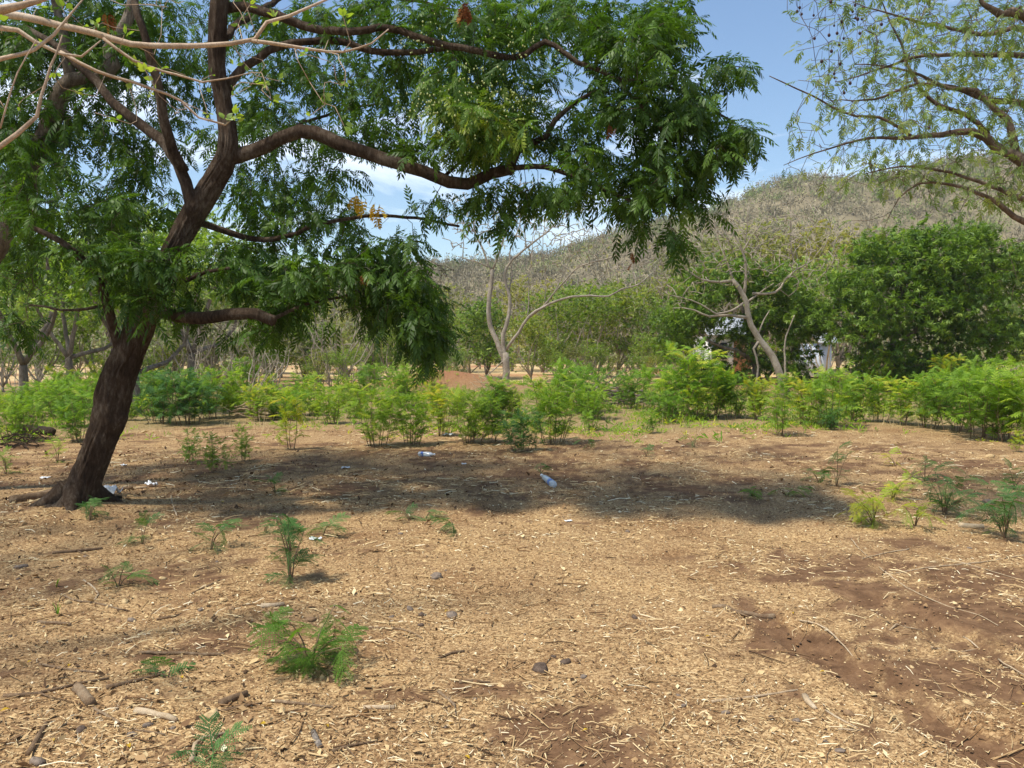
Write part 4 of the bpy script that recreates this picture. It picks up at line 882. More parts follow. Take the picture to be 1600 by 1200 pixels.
KT = {
    'scrub_a': kind_tree('leafy_tree', 5.0, .09, lobes_for(5.0, 5.0, 200, 7, .12), 'scrub', 'palebark', 2.6, 4, (.8, 1.4), 6, .05),
    'scrub_b': kind_tree('leafy_tree', 5.0, .08, lobes_for(4.4, 5.0, 160, 6, .1), 'fresh', 'palebark', 2.4, 3, (.8, 1.4), 5, -.08),
    'olive': kind_tree('leafy_tree', 5.5, .09, lobes_for(4.8, 5.5, 170, 7, .15), 'olive', 'palebark', 1.8, 3, (.8, 1.4), 6, .12),
    'dark': kind_tree('leafy_tree', 5.0, .12, lobes_for(4.4, 5.0, 210, 6, .2), 'mango', 'greybark', 3.0, 5, (.8, 1.4), 4, .0),
    'tall': kind_tree('leafy_tree', 8.0, .16, lobes_for(6.0, 8.0, 260, 7, .42), 'fresh', 'greybark', 2.4, 4, (1, 1.8), 4, .06),
    'tallneem': kind_tree('leafy_tree', 8.0, .17, lobes_for(6.5, 8.0, 250, 7, .42), 'neem', 'greybark', 2.2, 4, (1, 1.3), 4, .05, T_NEEM[:3]),
}
def bare_kind(h, w, stems, n):
    t = thing('bare_bush', 'bare', 'bush'); s = Skel(.25)
    for k in range(stems):
        a = rng.uniform(0, 6.283); sp = rng.uniform(.1, .8) * w; b0 = np.array([math.cos(a), math.sin(a), 0]) * rng.uniform(.02, .22)
        e = np.array([math.cos(a) * sp, math.sin(a) * sp, h * rng.uniform(.6, 1.0)]); s.limb([b0 - [0, 0, .05], (b0 + e) / 2 + rng.normal(0, .08 * h, 3) * [1, 1, .4], e], [rng.uniform(.022, .05), .022, .01], .05)
    s.attach(ell((0, 0, h * .65), (w * .5, w * .5, h * .4), n), .008, .009, .06, .4, step=.25); s.bark('stem', M['palebark'], t); return t
KB = [bare_kind(3.4, 3.4, 12, 90), bare_kind(3.0, 2.6, 8, 70), bare_kind(4.6, 3.4, 7, 110)]
LANDMARKS = [(20, 'at the left edge'), (70, 'behind the straight grey trunk'), (130, 'left of the leaning trunk'), (195, 'hidden behind the leaning trunk'), (262, 'just right of the leaning trunk'), (315, 'by the bluish clump'), (372, 'under the low cut limb'), (428, 'by the twig tangle'),
    (488, 'by the yellow sapling'), (555, 'under the hanging crown'), (620, 'by the tall light shrub'), (675, 'under the lowest hanging spray'), (735, 'by the red mound'), (790, 'left of the bare tree'), (845, 'right of the bare tree'), (905, 'under the long bare limb'), (970, 'by the brush pile'),
    (1035, 'right of the brush pile'), (1100, 'by the tallest shrub'), (1155, 'below the white house'), (1205, 'by the gap mango trunk'), (1262, 'by the leaning bare tree'), (1315, 'between the mango trees'), (1370, 'left below the big mango'), (1430, 'below the middle of the big mango'), (1495, 'right below the big mango'), (1565, 'in the dark right clump'), (9999, 'at the right edge')]
def which(kind, px, py, hp, p1, p2, h1, h2):
    """a label that says which one of a group: its size, its row and the landmark it stands by"""
    size = 'short' if hp < h1 else 'tall' if hp > h2 else 'middling'; row = 'back' if py < p1 else 'front' if py > p2 else 'middle'
    return f'{size} {kind} in the {row} row, ' + next(w for lim, w in LANDMARKS if px < lim)
def place(proto, used, px, py, hpx, h0, label, group=None, rz=None, Y=None):
    g = gp(px, py)
    sc = hpx / FPX * g[1] / h0; rz = rng.uniform(0, 6.283) if rz is None else rz
    loc = (g[0], g[1], g[2] - .02)
    if id(proto) not in used:
        used.add(id(proto)); proto.location = loc; proto.rotation_euler = (0, 0, rz); proto.scale = (sc,) * 3; proto['label'] = label
        if group: proto['group'] = group
        return proto
    return copy_tree(proto, loc, rz, sc, label, group)
used = set()
H0 = {'scrub_a': 5, 'scrub_b': 5, 'olive': 5.5, 'dark': 5, 'tall': 8, 'tallneem': 8}
GL = 'trees behind the shrubs at the left'; GC = 'airy green trees beyond the bare tree'; GF = 'green trees near the dry field'
for kd, px, py, hp, lab, grp in [
    # left, behind the big trunk
    ('tallneem', 38, 632, 330, 'straight grey trunked tree by the left edge behind the shrubs', GL), ('tall', 212, 645, 350, 'leafy tree whose grey trunk stands just beyond the dark leaning trunk', GL),
    ('tall', 110, 612, 300, 'light green tree between the two grey trunks at left', GL), ('tall', 300, 606, 300, 'light green tree glimpsed through the crown right of the leaning trunk', GL),
    ('scrub_a', 60, 606, 150, 'bushy green tree low behind the left shrubs', GL), ('scrub_a', 150, 604, 160, 'bushy green tree hidden behind the leaning trunk', GL), ('scrub_b', 5, 612, 150, 'bushy pale green tree cut by the left edge', GL),
    ('scrub_b', 250, 600, 130, 'pale bushy tree right of the leaning trunk, under its crown', GL), ('olive', 330, 600, 160, 'olive green thin tree above the bluish shrubs', GL), ('olive', 420, 596, 150, 'olive thin tree behind the dry grey thicket', GL),
    ('dark', 475, 594, 100, 'small dark tree with forked stem beside the straw field', GL), ('dark', 500, 596, 95, 'small dark tree with twin trunks beside the straw field', GL),
    ('olive', 545, 592, 150, 'olive thin tree over the straw field', GL), ('scrub_b', 610, 600, 110, 'yellowish green bush tree left of the red mound', GL), ('dark', 585, 598, 90, 'dark low bush tree left of the red mound', GL),
    ('tall', 480, 585, 170, 'tall light green tree far behind the dry thicket', GL), ('tall', 400, 584, 190, 'tall light green tree far left of the dry thicket', GL),
    # centre
    ('scrub_b', 735, 590, 110, 'grey green bush tree close left of the bare tree', GC), ('dark', 760, 592, 130, 'dark bush tree right behind the bare tree', GC), ('scrub_a', 830, 596, 110, 'bushy green tree at the right foot of the bare tree', GC),
    ('scrub_a', 880, 592, 150, 'light green airy tree under the long bare limb', GC), ('scrub_b', 925, 590, 150, 'light green airy tree left of the brush pile', GC), ('scrub_a', 965, 588, 155, 'light green airy tree above the brush pile', GC),
    ('scrub_b', 1005, 588, 130, 'light green airy tree right of the brush pile', GC), ('scrub_a', 1040, 590, 120, 'green airy tree touching the left of the mango crown', GC), ('scrub_b', 905, 580, 130, 'smaller pale tree by the field edge', GC),
    ('olive', 700, 582, 150, 'olive thin tree seen under the neem crown tip', GC), ('olive', 660, 580, 140, 'olive tree far behind the red mound', GC), ('olive', 800, 580, 160, 'olive tree far behind the bare tree', GC), ('olive', 860, 578, 150, 'olive tree far behind the long bare limb', GC),
    ('olive', 940, 577, 150, 'olive tree far behind the brush pile', GC), ('olive', 1020, 577, 160, 'olive tree at the foot of the hill left of the mango', GC),
    # right
    ('olive', 1110, 580, 230, 'thin yellowish tree rising behind the gap mango', GF), ('olive', 1180, 580, 240, 'thin yellowish tree rising behind the leaning bare tree', GF), ('olive', 1250, 580, 250, 'thin yellowish tree between the two mango crowns', GF), ('olive', 1310, 582, 235, 'thin yellowish tree peeping left of the big mango', GF),
    ('scrub_b', 1220, 596, 170, 'pale green bush tree between the mango trees', GF), ('scrub_a', 1590, 596, 110, 'green bush tree behind the right edge of the big mango', GF), ('dark', 1640, 610, 260, 'dark green tree cut by the right edge', GF), ('olive', 1560, 582, 190, 'olive tree behind the big mango at right', GF)]:
    place(KT[kd], used, px, py, hp, H0[kd], lab, grp)
for j in range(40):
    px = 225 + j * 22 + rng.uniform(-10, 10); py = rng.uniform(588, 607); kd = ('scrub_b', 'olive', 'scrub_a', 'olive', 'scrub_b')[j % 5]
    if 745 < px < 835: continue
    hp = rng.uniform(34, 78); place(KT[kd], used, px, py, hp, H0[kd], which('yellow green bush', px, py, hp, 594, 601, 48, 64), 'low bushes along the near edge of the dry field')
GB = 'leafless grey bushes at the left'
for k, px, py, hp, lab in [(0, 390, 622, 120, 'wide leafless thicket of pale stems behind the bluish shrubs'), (2, 335, 612, 120, 'leafless pale stems left of the wide thicket'), (1, 520, 606, 120, 'leafless grey bush left of the yellowish bush tree'), (2, 548, 602, 130, 'tall leafless grey bush under the neem crown tip'),
                           (1, 430, 612, 100, 'small leafless bush at the right of the wide thicket'), (1, 28, 622, 80, 'leafless bush beside the straight grey trunk at left edge'), (0, 80, 618, 70, 'leafless twiggy bush between the left shrubs'), (2, 570, 590, 110, 'slim leafless bush by the straw field'), (1, 300, 610, 100, 'leafless bush hidden under the low cut limb'),
                           (1, 715, 600, 70, 'leafless dark stems left of the bare tree trunk'), (2, 1000, 590, 90, 'leafless stems behind the brush pile'), (2, 1290, 590, 170, 'leafless twiggy bush rising between the mango trees'), (0, 1560, 590, 110, 'grey leafless bush at right of the big mango')]:
    place(KB[k], used, px, py, hp, (3.4, 3.0, 4.6)[k], lab, GB if px < 600 else None)
for k, px, py, hp in [(0, 345, 600, 110), (1, 490, 598, 90), (2, 400, 592, 150), (0, 270, 604, 110), (2, 130, 600, 130), (1, 580, 590, 80), (1, 310, 598, 120)]:
    place(KB[k], used, px, py, hp, (3.4, 3.0, 4.6)[k], which('leafless thicket bush', px, py, hp, 595, 601, 100, 125), 'dry thicket behind the left shrubs')
for k, px, py, hp in [(2, 640, 584, 110), (2, 720, 582, 130), (2, 850, 582, 150), (2, 1060, 584, 210), (2, 1120, 580, 240), (2, 1160, 582, 210), (2, 1230, 580, 260), (2, 1280, 582, 240), (2, 990, 580, 170), (2, 930, 580, 150), (0, 1090, 590, 120), (2, 1030, 580, 190), (2, 1340, 580, 230)]:
    place(KB[k], used, px, py, hp, (3.4, 3.0, 4.6)[k], which('thin leafless tree', px, py, hp, 581, 583, 150, 215), 'thin leafless trees before the hill')
for kd, px, py, hp in [('olive', 1075, 578, 170), ('olive', 1140, 578, 215), ('olive', 1205, 577, 190), ('scrub_b', 1280, 586, 200), ('olive', 890, 576, 115), ('olive', 980, 575, 135), ('scrub_b', 750, 577, 95), ('scrub_a', 690, 578, 90), ('tall', 610, 577, 120), ('scrub_a', 850, 586, 75), ('scrub_b', 1015, 597, 80)]:
    place(KT[kd], used, px, py, hp, H0[kd], which('yellow green tree', px, py, hp, 578, 586, 100, 160), 'slight trees in the scrub before the hill')
for kd, px, py, hp in [('tall', 60, 585, 230), ('tall', 180, 583, 220), ('tallneem', 330, 590, 190), ('scrub_a', 280, 592, 120), ('scrub_a', 440, 590, 90), ('scrub_b', 380, 598, 85), ('scrub_a', 530, 588, 80), ('scrub_b', 10, 600, 130), ('scrub_a', 120, 596, 120)]:
    place(KT[kd], used, px, py, hp, H0[kd], which('bright green tree', px, py, hp, 588, 595, 110, 180), 'trees filling the gaps behind the dry thicket')

# ------------------------------------------------------------------ shrubs of the weedy band
T_L1 = [bipinnate(7, .19, .075, 0, s, .45, .0075, True) for s in range(4)]
def shrub(h, w, stems, per, mat, tint=(0, .85), tmpl=None, lsz=(.8, 1.25)):
    t = thing('feathery_shrub', 'shrub', 'shrub'); s = Skel(.10)
    for k in range(stems):
        a = rng.uniform(0, 6.283); rr = w * .5 * rng.random() ** .7; b0 = np.array([math.cos(a), math.sin(a), 0]) * rr * .45
        e = np.array([math.cos(a) * rr, math.sin(a) * rr, h * rng.uniform(.55, 1.0) * (1 - .3 * rr / w)]); q = s.limb([b0 - [0, 0, .03], (b0 + e) / 2 + rng.normal(0, .03, 3), e], [.009, .006, .003], .006)
        s.twigs.append((q, nrm(np.gradient(q, axis=0)), h))
    s.attach(np.array([[math.cos(a) * w * .5 * r_, math.sin(a) * w * .5 * r_, h * z] for a, r_, z in zip(rng.uniform(0, 6.283, stems * 4), rng.random(stems * 4) ** .6, rng.uniform(.25, .9, stems * 4))]), .004, .003, .03, .5, step=.1, grav=.2)
    s.bark('stem', M['stick'], t, thin=3)
    A, D = s.spots(per, .12, 3, .015)
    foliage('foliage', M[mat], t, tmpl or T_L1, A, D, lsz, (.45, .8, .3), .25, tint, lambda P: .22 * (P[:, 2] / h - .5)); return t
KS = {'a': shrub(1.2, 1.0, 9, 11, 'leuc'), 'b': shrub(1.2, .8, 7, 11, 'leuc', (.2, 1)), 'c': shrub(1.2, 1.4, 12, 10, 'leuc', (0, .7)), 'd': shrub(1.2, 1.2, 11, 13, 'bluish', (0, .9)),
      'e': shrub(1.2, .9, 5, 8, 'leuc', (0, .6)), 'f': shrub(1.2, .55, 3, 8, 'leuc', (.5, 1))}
EXTRA = [('c', 100, 668, 85, 'bright green feathery shrub just left of the leaning trunk'), ('a', 128, 690, 90, 'feathery shrub half hidden by the left side of the leaning trunk'), ('c', 22, 690, 80, 'feathery shrub at the left edge above the rotten log'),
    ('d', 255, 662, 92, 'bluish green dense shrub just right of the leaning trunk'), ('d', 295, 664, 100, 'bluish green dense shrub, middle of the bluish clump'), ('c', 335, 655, 90, 'green shrub at the right end of the bluish clump'),
    ('e', 300, 722, 62, 'thin shaded shrub on bare soil right of the trunk'), ('e', 335, 738, 70, 'thin shaded shrub nearest the camera right of the trunk'), ('e', 378, 722, 62, 'thin shaded shrub on bare soil beside the yellow sapling'),
    ('f', 455, 702, 118, 'slender yellow leaved sapling on the bare patch'), ('b', 430, 655, 62, 'low green shrub behind the yellow sapling'), ('a', 520, 662, 70, 'light green shrub at the centre left of the band'), ('a', 590, 698, 110, 'tall light green shrub left of the white scrap'),
    ('a', 640, 694, 92, 'light green shrub right behind the white scrap'), ('b', 690, 680, 88, 'light green shrub before the red mound'), ('c', 735, 692, 95, 'wide green shrub below the bare tree'), ('e', 770, 690, 82, 'thin shrub between the two wide shrubs under the bare tree'),
    ('d', 815, 704, 76, 'dense dark green shrub nearest the blue bottle'), ('a', 862, 690, 120, 'tall green shrub right of the dense dark shrub'), ('c', 905, 645, 80, 'green shrub left of the brush pile'), ('e', 925, 672, 70, 'thin shrub in front of the brush pile'),
    ('c', 990, 640, 70, 'bright shrub at the right of the brush pile'), ('c', 1040, 648, 88, 'bright green shrub left of the tallest shrub'), ('b', 1075, 655, 138, 'tallest bright green shrub of the band, before the gap mango'), ('a', 1108, 652, 105, 'bright shrub right of the tallest shrub'),
    ('a', 1145, 652, 82, 'green shrub under the trunk of the gap mango'), ('e', 1016, 676, 46, 'tiny thin shrub ahead of the band'), ('e', 1222, 680, 96, 'dark stemmed shrub standing ahead of the leaning bare tree'), ('b', 1185, 655, 80, 'green shrub left of the leaning bare tree'),
    ('b', 1255, 662, 85, 'green shrub right of the leaning bare tree'), ('a', 1300, 668, 108, 'green shrub below the left of the big mango'), ('d', 1298, 672, 40, 'dark low bush at the foot of the band before the big mango'), ('b', 1335, 660, 90, 'light shrub below the big mango crown'),
    ('b', 1372, 660, 86, 'light shrub in front of the dark gap under the big mango'), ('b', 1410, 664, 88, 'light shrub before the shaded red bank'), ('a', 1450, 668, 92, 'shrub right of the shaded red bank'), ('c', 1490, 672, 112, 'wide shrub at the start of the dark right clump'),
    ('c', 1530, 682, 124, 'dark tall shrub in the right clump'), ('c', 1575, 688, 128, 'dark tall shrub at the right edge of the clump'), ('a', 1615, 692, 140, 'dark shrub cut by the right edge'), ('c', 1550, 655, 110, 'shrub behind the dark right clump'), ('f', 1590, 705, 50, 'yellow green low plant at the right edge below the clump')]
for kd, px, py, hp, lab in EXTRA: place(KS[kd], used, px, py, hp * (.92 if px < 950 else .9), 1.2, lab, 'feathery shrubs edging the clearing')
for zone_lab, x0, x1, n_ in (('knee high green shrub filling the band left of the red mound', 240, 640, 20), ('knee high green shrub filling the band at the left edge', -60, 240, 18), ('knee high green shrub filling the band below the bare tree', 640, 960, 16), ('knee high green shrub filling the band before the mango trees', 960, 1480, 16), ('knee high green shrub filling the band at the right edge', 1440, 1700, 6)):
    for _ in range(n_):
        py = rng.uniform(612, 660); px = rng.uniform(x0, x1)
        if abs(px - 790) < 45: py = 655
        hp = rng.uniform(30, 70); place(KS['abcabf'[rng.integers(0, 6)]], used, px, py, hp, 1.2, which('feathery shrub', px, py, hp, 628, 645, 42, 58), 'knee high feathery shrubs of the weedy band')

# ------------------------------------------------------------------ white house, shed and fence beyond the mango trees
def box(b, lo, hi, tint=0.0):
    lo = np.asarray(lo, float); hi = np.asarray(hi, float)
    V = np.array([[x, y, z] for z in (lo[2], hi[2]) for y in (lo[1], hi[1]) for x in (lo[0], hi[0])])
    b.add(V, np.array([[0, 2, 3, 1], [4, 5, 7, 6], [0, 1, 5, 4], [1, 3, 7, 5], [3, 2, 6, 7], [2, 0, 4, 6]]), np.full(8, tint))
def one(name, mat, parent, lo, hi):
    b = Bag(); box(b, lo, hi); return b.build(name, mat, parent)
def house(px0, px1, Y, hgt, name, label, cat, wall, roofm):
    x0, x1 = (px0 - 800) / FPX * Y, (px1 - 800) / FPX * Y; w = x1 - x0; t = thing(name, label, cat, ((x0 + x1) / 2, Y, height((x0 + x1) / 2, Y)))
    one('wall', wall, t, (-w / 2, 0, -.1), (w / 2, 4, hgt))
    b = Bag(); V = np.array([[-w / 2 - .3, -.5, hgt], [w / 2 + .3, -.5, hgt], [w / 2 + .3, 2, hgt + 1.0], [-w / 2 - .3, 2, hgt + 1.0], [-w / 2 - .3, 4.5, hgt], [w / 2 + .3, 4.5, hgt]])
    V = np.vstack([V, V + [0, 0, .07]]); b.add(V + [0, 0, .005], np.array([[0, 1, 2, 3], [3, 2, 5, 4], [6, 9, 8, 7], [9, 10, 11, 8], [0, 6, 7, 1], [4, 5, 11, 10], [1, 7, 8, 2], [2, 8, 11, 5], [0, 3, 9, 6], [3, 4, 10, 9]])); b.build('roof', roofm, t)
    if w < 1.2: return
    d = one('door', plain('terracotta_door', (.42, .20, .10), .7), t, (w * .12, -.05, 0), (w * .12 + .9, -.004, 2.05)); one('handle', plain('door_metal', (.3, .3, .3), .4), d, (w * .12 + .75, -.1, 1.0), (w * .12 + .82, -.052, 1.1))
    for k in (-.26,):
        if w < 1.5: break
        f = one('window', plain('window_frame', (.5, .5, .48), .6), t, (w * k - .45, -.05, 1.0), (w * k + .45, -.004, 2.0)); one('pane', plain('dark_glass', (.03, .04, .05), .1, .5), f, (w * k - .39, -.062, 1.06), (w * k + .39, -.052, 1.94))
M['white'] = plain('white_plaster', (.78, .76, .72), .9, .2, .06, 3); M['tin'] = plain('grey_sheet_metal', (.42, .44, .46), .5, .4, .15, 6)
house(1110, 1168, 41, 2.3, 'white_house', 'white walled house showing through the gap in the mango tree', 'house', M['white'], M['tin'])
house(1282, 1299, 44, 1.9, 'small_shed', 'small pale blue shed glimpsed between the mango trees', 'shed', plain('pale_blue_paint', (.50, .56, .66), .8, .2, .08, 4), M['tin'])
def fence():
    t = thing('wire_fence', 'distant post and wire fence across the dry field', 'fence', (0, 0, 0)); Y = 62
    xs = np.arange(-26, 30, 2.6)
    for x in xs:
        b = Bag(); yy = Y + .08 * x; tube(b, [(x, yy, -.1), (x + rng.normal(0, .03), yy, 1.25 + rng.normal(0, .05))], .05, 6, True, .3, .2); b.build('post', M['greybark'], t, True)
    for z in (.4, .8, 1.15):
        b = Bag(); q = [(x, Y + .08 * x - .055, z) for x in xs]; tube(b, q, .008, 4); b.build('wire', M['tin'], t)
fence()

# ------------------------------------------------------------------ logs, sticks and brush on the ground
def lying(name, label, cat, P, r, mat, group=None, sides=8, bumpy=.25, lift=.6, step=.05, forks=()):
    """a stick or log lying on the soil along photograph points P"""
    G = [gp(*p) for p in P]; G = [g + np.array([0, 0, lift * (r if np.isscalar(r) else r[0])]) for g in G]
    rr = np.full(len(G), r) if np.isscalar(r) else np.linspace(r[0], r[1], len(G)); Q = catmull(np.hstack([G, rr[:, None]]), step)
    q = Q[:, :3] + rng.normal(0, .0015, (len(Q), 3)); q[:, 2] = np.maximum(q[:, 2], height(q[:, 0], q[:, 1]) + Q[:, 3] * .3)
    b = Bag(); o = q[0].copy(); tube(b, q - o, Q[:, 3] * (1 + rng.normal(0, .06, len(Q))), sides, True, rng.random(), bumpy)
    for F_ in forks:
        f = [gp(*p) + np.array([0, 0, .008]) for p in F_]; fq = catmull(f, step) - o; tube(b, fq, np.linspace((r if np.isscalar(r) else r[0]) * .6, .0018, len(fq)), 5, True, .5, .2)
    ob = b.build(name, M[mat], None, True); ob.location = o; return tag(ob, label, cat, group)
lying('fallen_log', 'bark covered log lying left of the leaning trunk', 'log', [(15, 792), (55, 787), (92, 782)], (.045, .055), 'stick')
lying('fallen_stick', 'short thick stick right of the trunk behind the plastic bag', 'stick', [(183, 767), (208, 765)], .02, 'stick')
lying('fallen_stick', 'short pale stick beside the crumpled paper scrap near the trunk', 'stick', [(209, 764), (229, 763)], .014, 'palestick')
lying('fallen_stick', 'mossy stick lying under the plastic bag', 'stick', [(155, 795), (190, 792)], .018, 'rot')
lying('fallen_stick', 'thin pale vertical looking twig right of the trunk', 'stick', [(267, 778), (270, 795), (277, 810)], .007, 'palestick')
lying('fallen_stick', 'long thin stick below the trunk at left', 'stick', [(82, 868), (120, 864), (160, 857)], .011, 'stick', forks=[[(120, 864), (140, 870)]])
lying('fallen_stick', 'dark stick left of the small dark plant', 'stick', [(298, 930), (325, 918), (342, 911)], .007, 'stick')
lying('fallen_stick', 'curved pale twig at left middle', 'stick', [(131, 910), (148, 922), (153, 932), (148, 940)], .006, 'palestick')
lying('fallen_stick', 'long thin bent twig at left middle', 'stick', [(100, 932), (118, 942), (140, 944), (200, 953)], .006, 'stick')
lying('fallen_stick', 'grey stick with pale end left of centre', 'stick', [(60, 974), (88, 976), (110, 978)], .010, 'stick')
lying('fallen_stick', 'straight brown stick left of the fern like seedling', 'stick', [(218, 1025), (280, 1027), (350, 1028)], .008, 'stick')
lying('fallen_stick', 'thin brown twig with knotted end at lower left', 'stick', [(62, 1042), (100, 1049), (150, 1055)], .006, 'stick')
lying('fallen_stick', 'long grey weathered branch at lower left', 'stick', [(5, 1094), (60, 1088), (120, 1074), (170, 1066)], (.010, .005), 'stick', forks=[[(60, 1088), (85, 1098)]])
lying('fallen_stick', 'brown branch pair at lower left centre', 'stick', [(165, 1082), (205, 1072), (250, 1060)], (.011, .006), 'stick')
lying('fallen_log', 'short grooved log end at lower left', 'log', [(121, 1082), (143, 1104)], (.026, .023), 'stick', bumpy=.5)
lying('fallen_log', 'smooth tan branch piece right of the grooved log', 'log', [(212, 1116), (245, 1122), (275, 1130)], (.016, .011), 'palestick', bumpy=.5)
lying('fallen_log', 'rough brown branch piece above the split stone', 'log', [(344, 1102), (362, 1095), (386, 1087)], (.02, .016), 'stick')
lying('fallen_stick', 'thin forked brown twig under the grooved log', 'stick', [(146, 1108), (175, 1125), (200, 1142), (258, 1151)], (.007, .004), 'stick')
lying('fallen_stick', 'dark rough branch in the lower left corner', 'stick', [(45, 1180), (58, 1160), (72, 1136)], (.015, .008), 'stick', bumpy=.5)
lying('fallen_stick', 'pale bent branch at bottom left', 'stick', [(300, 1196), (306, 1170), (318, 1158), (352, 1152)], (.012, .006), 'palestick', forks=[[(330, 1156), (342, 1172)]])
lying('fallen_stick', 'long thin brown branch below the seedling', 'stick', [(430, 1099), (470, 1105), (520, 1110)], (.009, .005), 'stick')
lying('fallen_stick', 'brown twig behind the split stone', 'stick', [(345, 1114), (380, 1107), (410, 1101)], (.008, .004), 'stick')
lying('fallen_stick', 'short grey stick near the bottom', 'stick', [(490, 1152), (500, 1174)], .012, 'greybark')
lying('fallen_stick', 'pale split stick in the lower middle', 'stick', [(568, 1110), (590, 1112), (616, 1113)], .010, 'palestick')
lying('fallen_stick', 'brown stick on the bare soil near the bottom centre', 'stick', [(716, 1071), (740, 1068), (764, 1070)], (.009, .006), 'stick')
lying('fallen_stick', 'bent twig pointing to the bare soil patch', 'stick', [(684, 1088), (700, 1098), (710, 1108)], .007, 'stick', forks=[[(710, 1108), (712, 1125)]])
lying('fallen_stick', 'long brown twig right of the seedling', 'stick', [(552, 984), (590, 986), (630, 988), (660, 1000)], (.009, .004), 'stick')
lying('fallen_stick', 'brown twig above the bare soil patch', 'stick', [(682, 1034), (705, 1024), (725, 1020)], .007, 'stick')
lying('fallen_stick', 'thin twigs bundle at the bottom centre left', 'stick', [(520, 1180), (550, 1171), (590, 1164)], (.007, .004), 'stick', forks=[[(540, 1174), (555, 1190)]])
lying('fallen_log', 'short pale log piece behind the fern like seedling', 'log', [(409, 952), (425, 953), (444, 950)], (.016, .012), 'palestick', bumpy=.5)
lying('fallen_stick', 'dark brown twig by the small stones left of the seedling', 'stick', [(244, 968), (262, 966), (280, 962)], .008, 'stick')
lying('fallen_stick', 'weathered splintered stick in the right middle', 'stick', [(1112, 954), (1150, 957), (1190, 961), (1210, 965)], (.012, .018), 'stick', bumpy=.5, forks=[[(1150, 957), (1180, 966), (1205, 968)], [(1170, 958), (1185, 964), (1200, 970)]])
lying('fallen_stick', 'long straight straw coloured stick at lower right centre', 'stick', [(1112, 1096), (1150, 1090), (1200, 1083), (1246, 1078)], (.007, .005), 'palestick')
lying('fallen_stick', 'white weathered root end at lower right', 'stick', [(1258, 1090), (1263, 1100), (1275, 1110)], (.016, .009), 'palestick', bumpy=.4)
lying('fallen_log', 'pale grey log piece beside the right hand seedlings', 'log', [(1498, 820), (1518, 822), (1536, 822)], .025, 'palestick')
for P, lab in [([(1600, 868), (1540, 878), (1470, 886), (1420, 892), (1380, 898)], 'longest pale vine like twig across the soil at right'), ([(1330, 842), (1345, 862), (1360, 874)], 'short pale twig at the upper end of the bare soil'), ([(1375, 888), (1410, 912), (1440, 930), (1480, 945), (1530, 960), (1560, 975)], 'long pale twig running down the bare soil at right'),
               ([(1420, 858), (1380, 868), (1345, 875)], 'pale twig lying level above the bare soil'), ([(1455, 1012), (1485, 1014), (1500, 1006), (1530, 1000)], 'forked pale twig beside the tyre track'), ([(1390, 985), (1412, 978), (1440, 976)], 'small pale crooked twig left of the forked twig'), ([(1505, 985), (1530, 1000), (1560, 1006)], 'pale twig above the forked twig'), ([(1250, 975), (1290, 990), (1340, 1030), (1360, 1042)], 'thin pale twig along the left wheel rut'), ([(1560, 1020), (1600, 1046)], 'frayed pale stalk at the right edge'), ([(1470, 870), (1520, 884), (1600, 906)], 'thin pale twig crossing the soil toward the right edge'),
               ([(1290, 1110), (1320, 1130), (1340, 1140)], 'frayed grey stalk below the white root end'), ([(1310, 1142), (1345, 1143)], 'thin dark twig below the frayed stalk')]:
    lying('pale_twig', lab, 'twig', P, (.0055, .003), 'palestick', 'pale twigs on the bare soil at right', 5, .2)
def pile(name, label, px, py, wpx, hpx, n, mat, rads=(.012, .04), rise=.35):
    t = thing(name, label, 'brush pile', gp(px, py)); Y = t.location[1]; w = wpx / FPX * Y; h = hpx / FPX * Y
    for k in range(n):
        a = rng.normal(0, .5) + (math.pi if rng.random() < .5 else 0); ln = w * rng.uniform(.35, .75); c = np.array([rng.normal(0, w * .22), rng.normal(0, w * .12), 0]); z0 = h * .75 * rng.random() * math.exp(-(c[0] / (w * .35)) ** 2)
        d = np.array([math.cos(a), math.sin(a) * .6, rng.normal(0, .15)]) ; e = rng.normal(0, .03, 3)
        p = [c - d * ln / 2 + [0, 0, z0], c + e + [0, 0, z0 + rng.uniform(0, .1)], c + d * ln / 2 + [0, 0, z0 + ln * rise * rng.random()]]; p = [np.array([*q[:2], max(q[2], .01)]) for q in p]
        b = Bag(); r = rng.uniform(*rads); q = catmull(p, ln / 7); q = q + rng.normal(0, .012, q.shape); tube(b, q, np.linspace(r, r * .4, len(q)), 6, True, rng.random(), .2); b.build('branch', M[mat], t, True)
pile('brush_pile', 'heap of cut grey branches before the airy trees at centre right', 945, 632, 130, 42, 46, 'greybark')
pile('brush_pile', 'tangle of dry pale twigs beyond the bluish shrubs', 400, 655, 90, 22, 34, 'palestick', (.008, .02))
pile('brush_pile', 'twiggy dry brush around the foot of the bare tree', 765, 622, 60, 38, 30, 'palestick', (.01, .02), .8)
pile('brush_pile', 'dark dead twigs around the rotten log at left', 35, 700, 90, 20, 22, 'rot', (.006, .014))
lying('rotten_log', 'dark hollow rotten log lying at the left edge', 'log', [(18, 678), (45, 677), (82, 681)], (.10, .07), 'rot', bumpy=.6, sides=14, lift=.8)

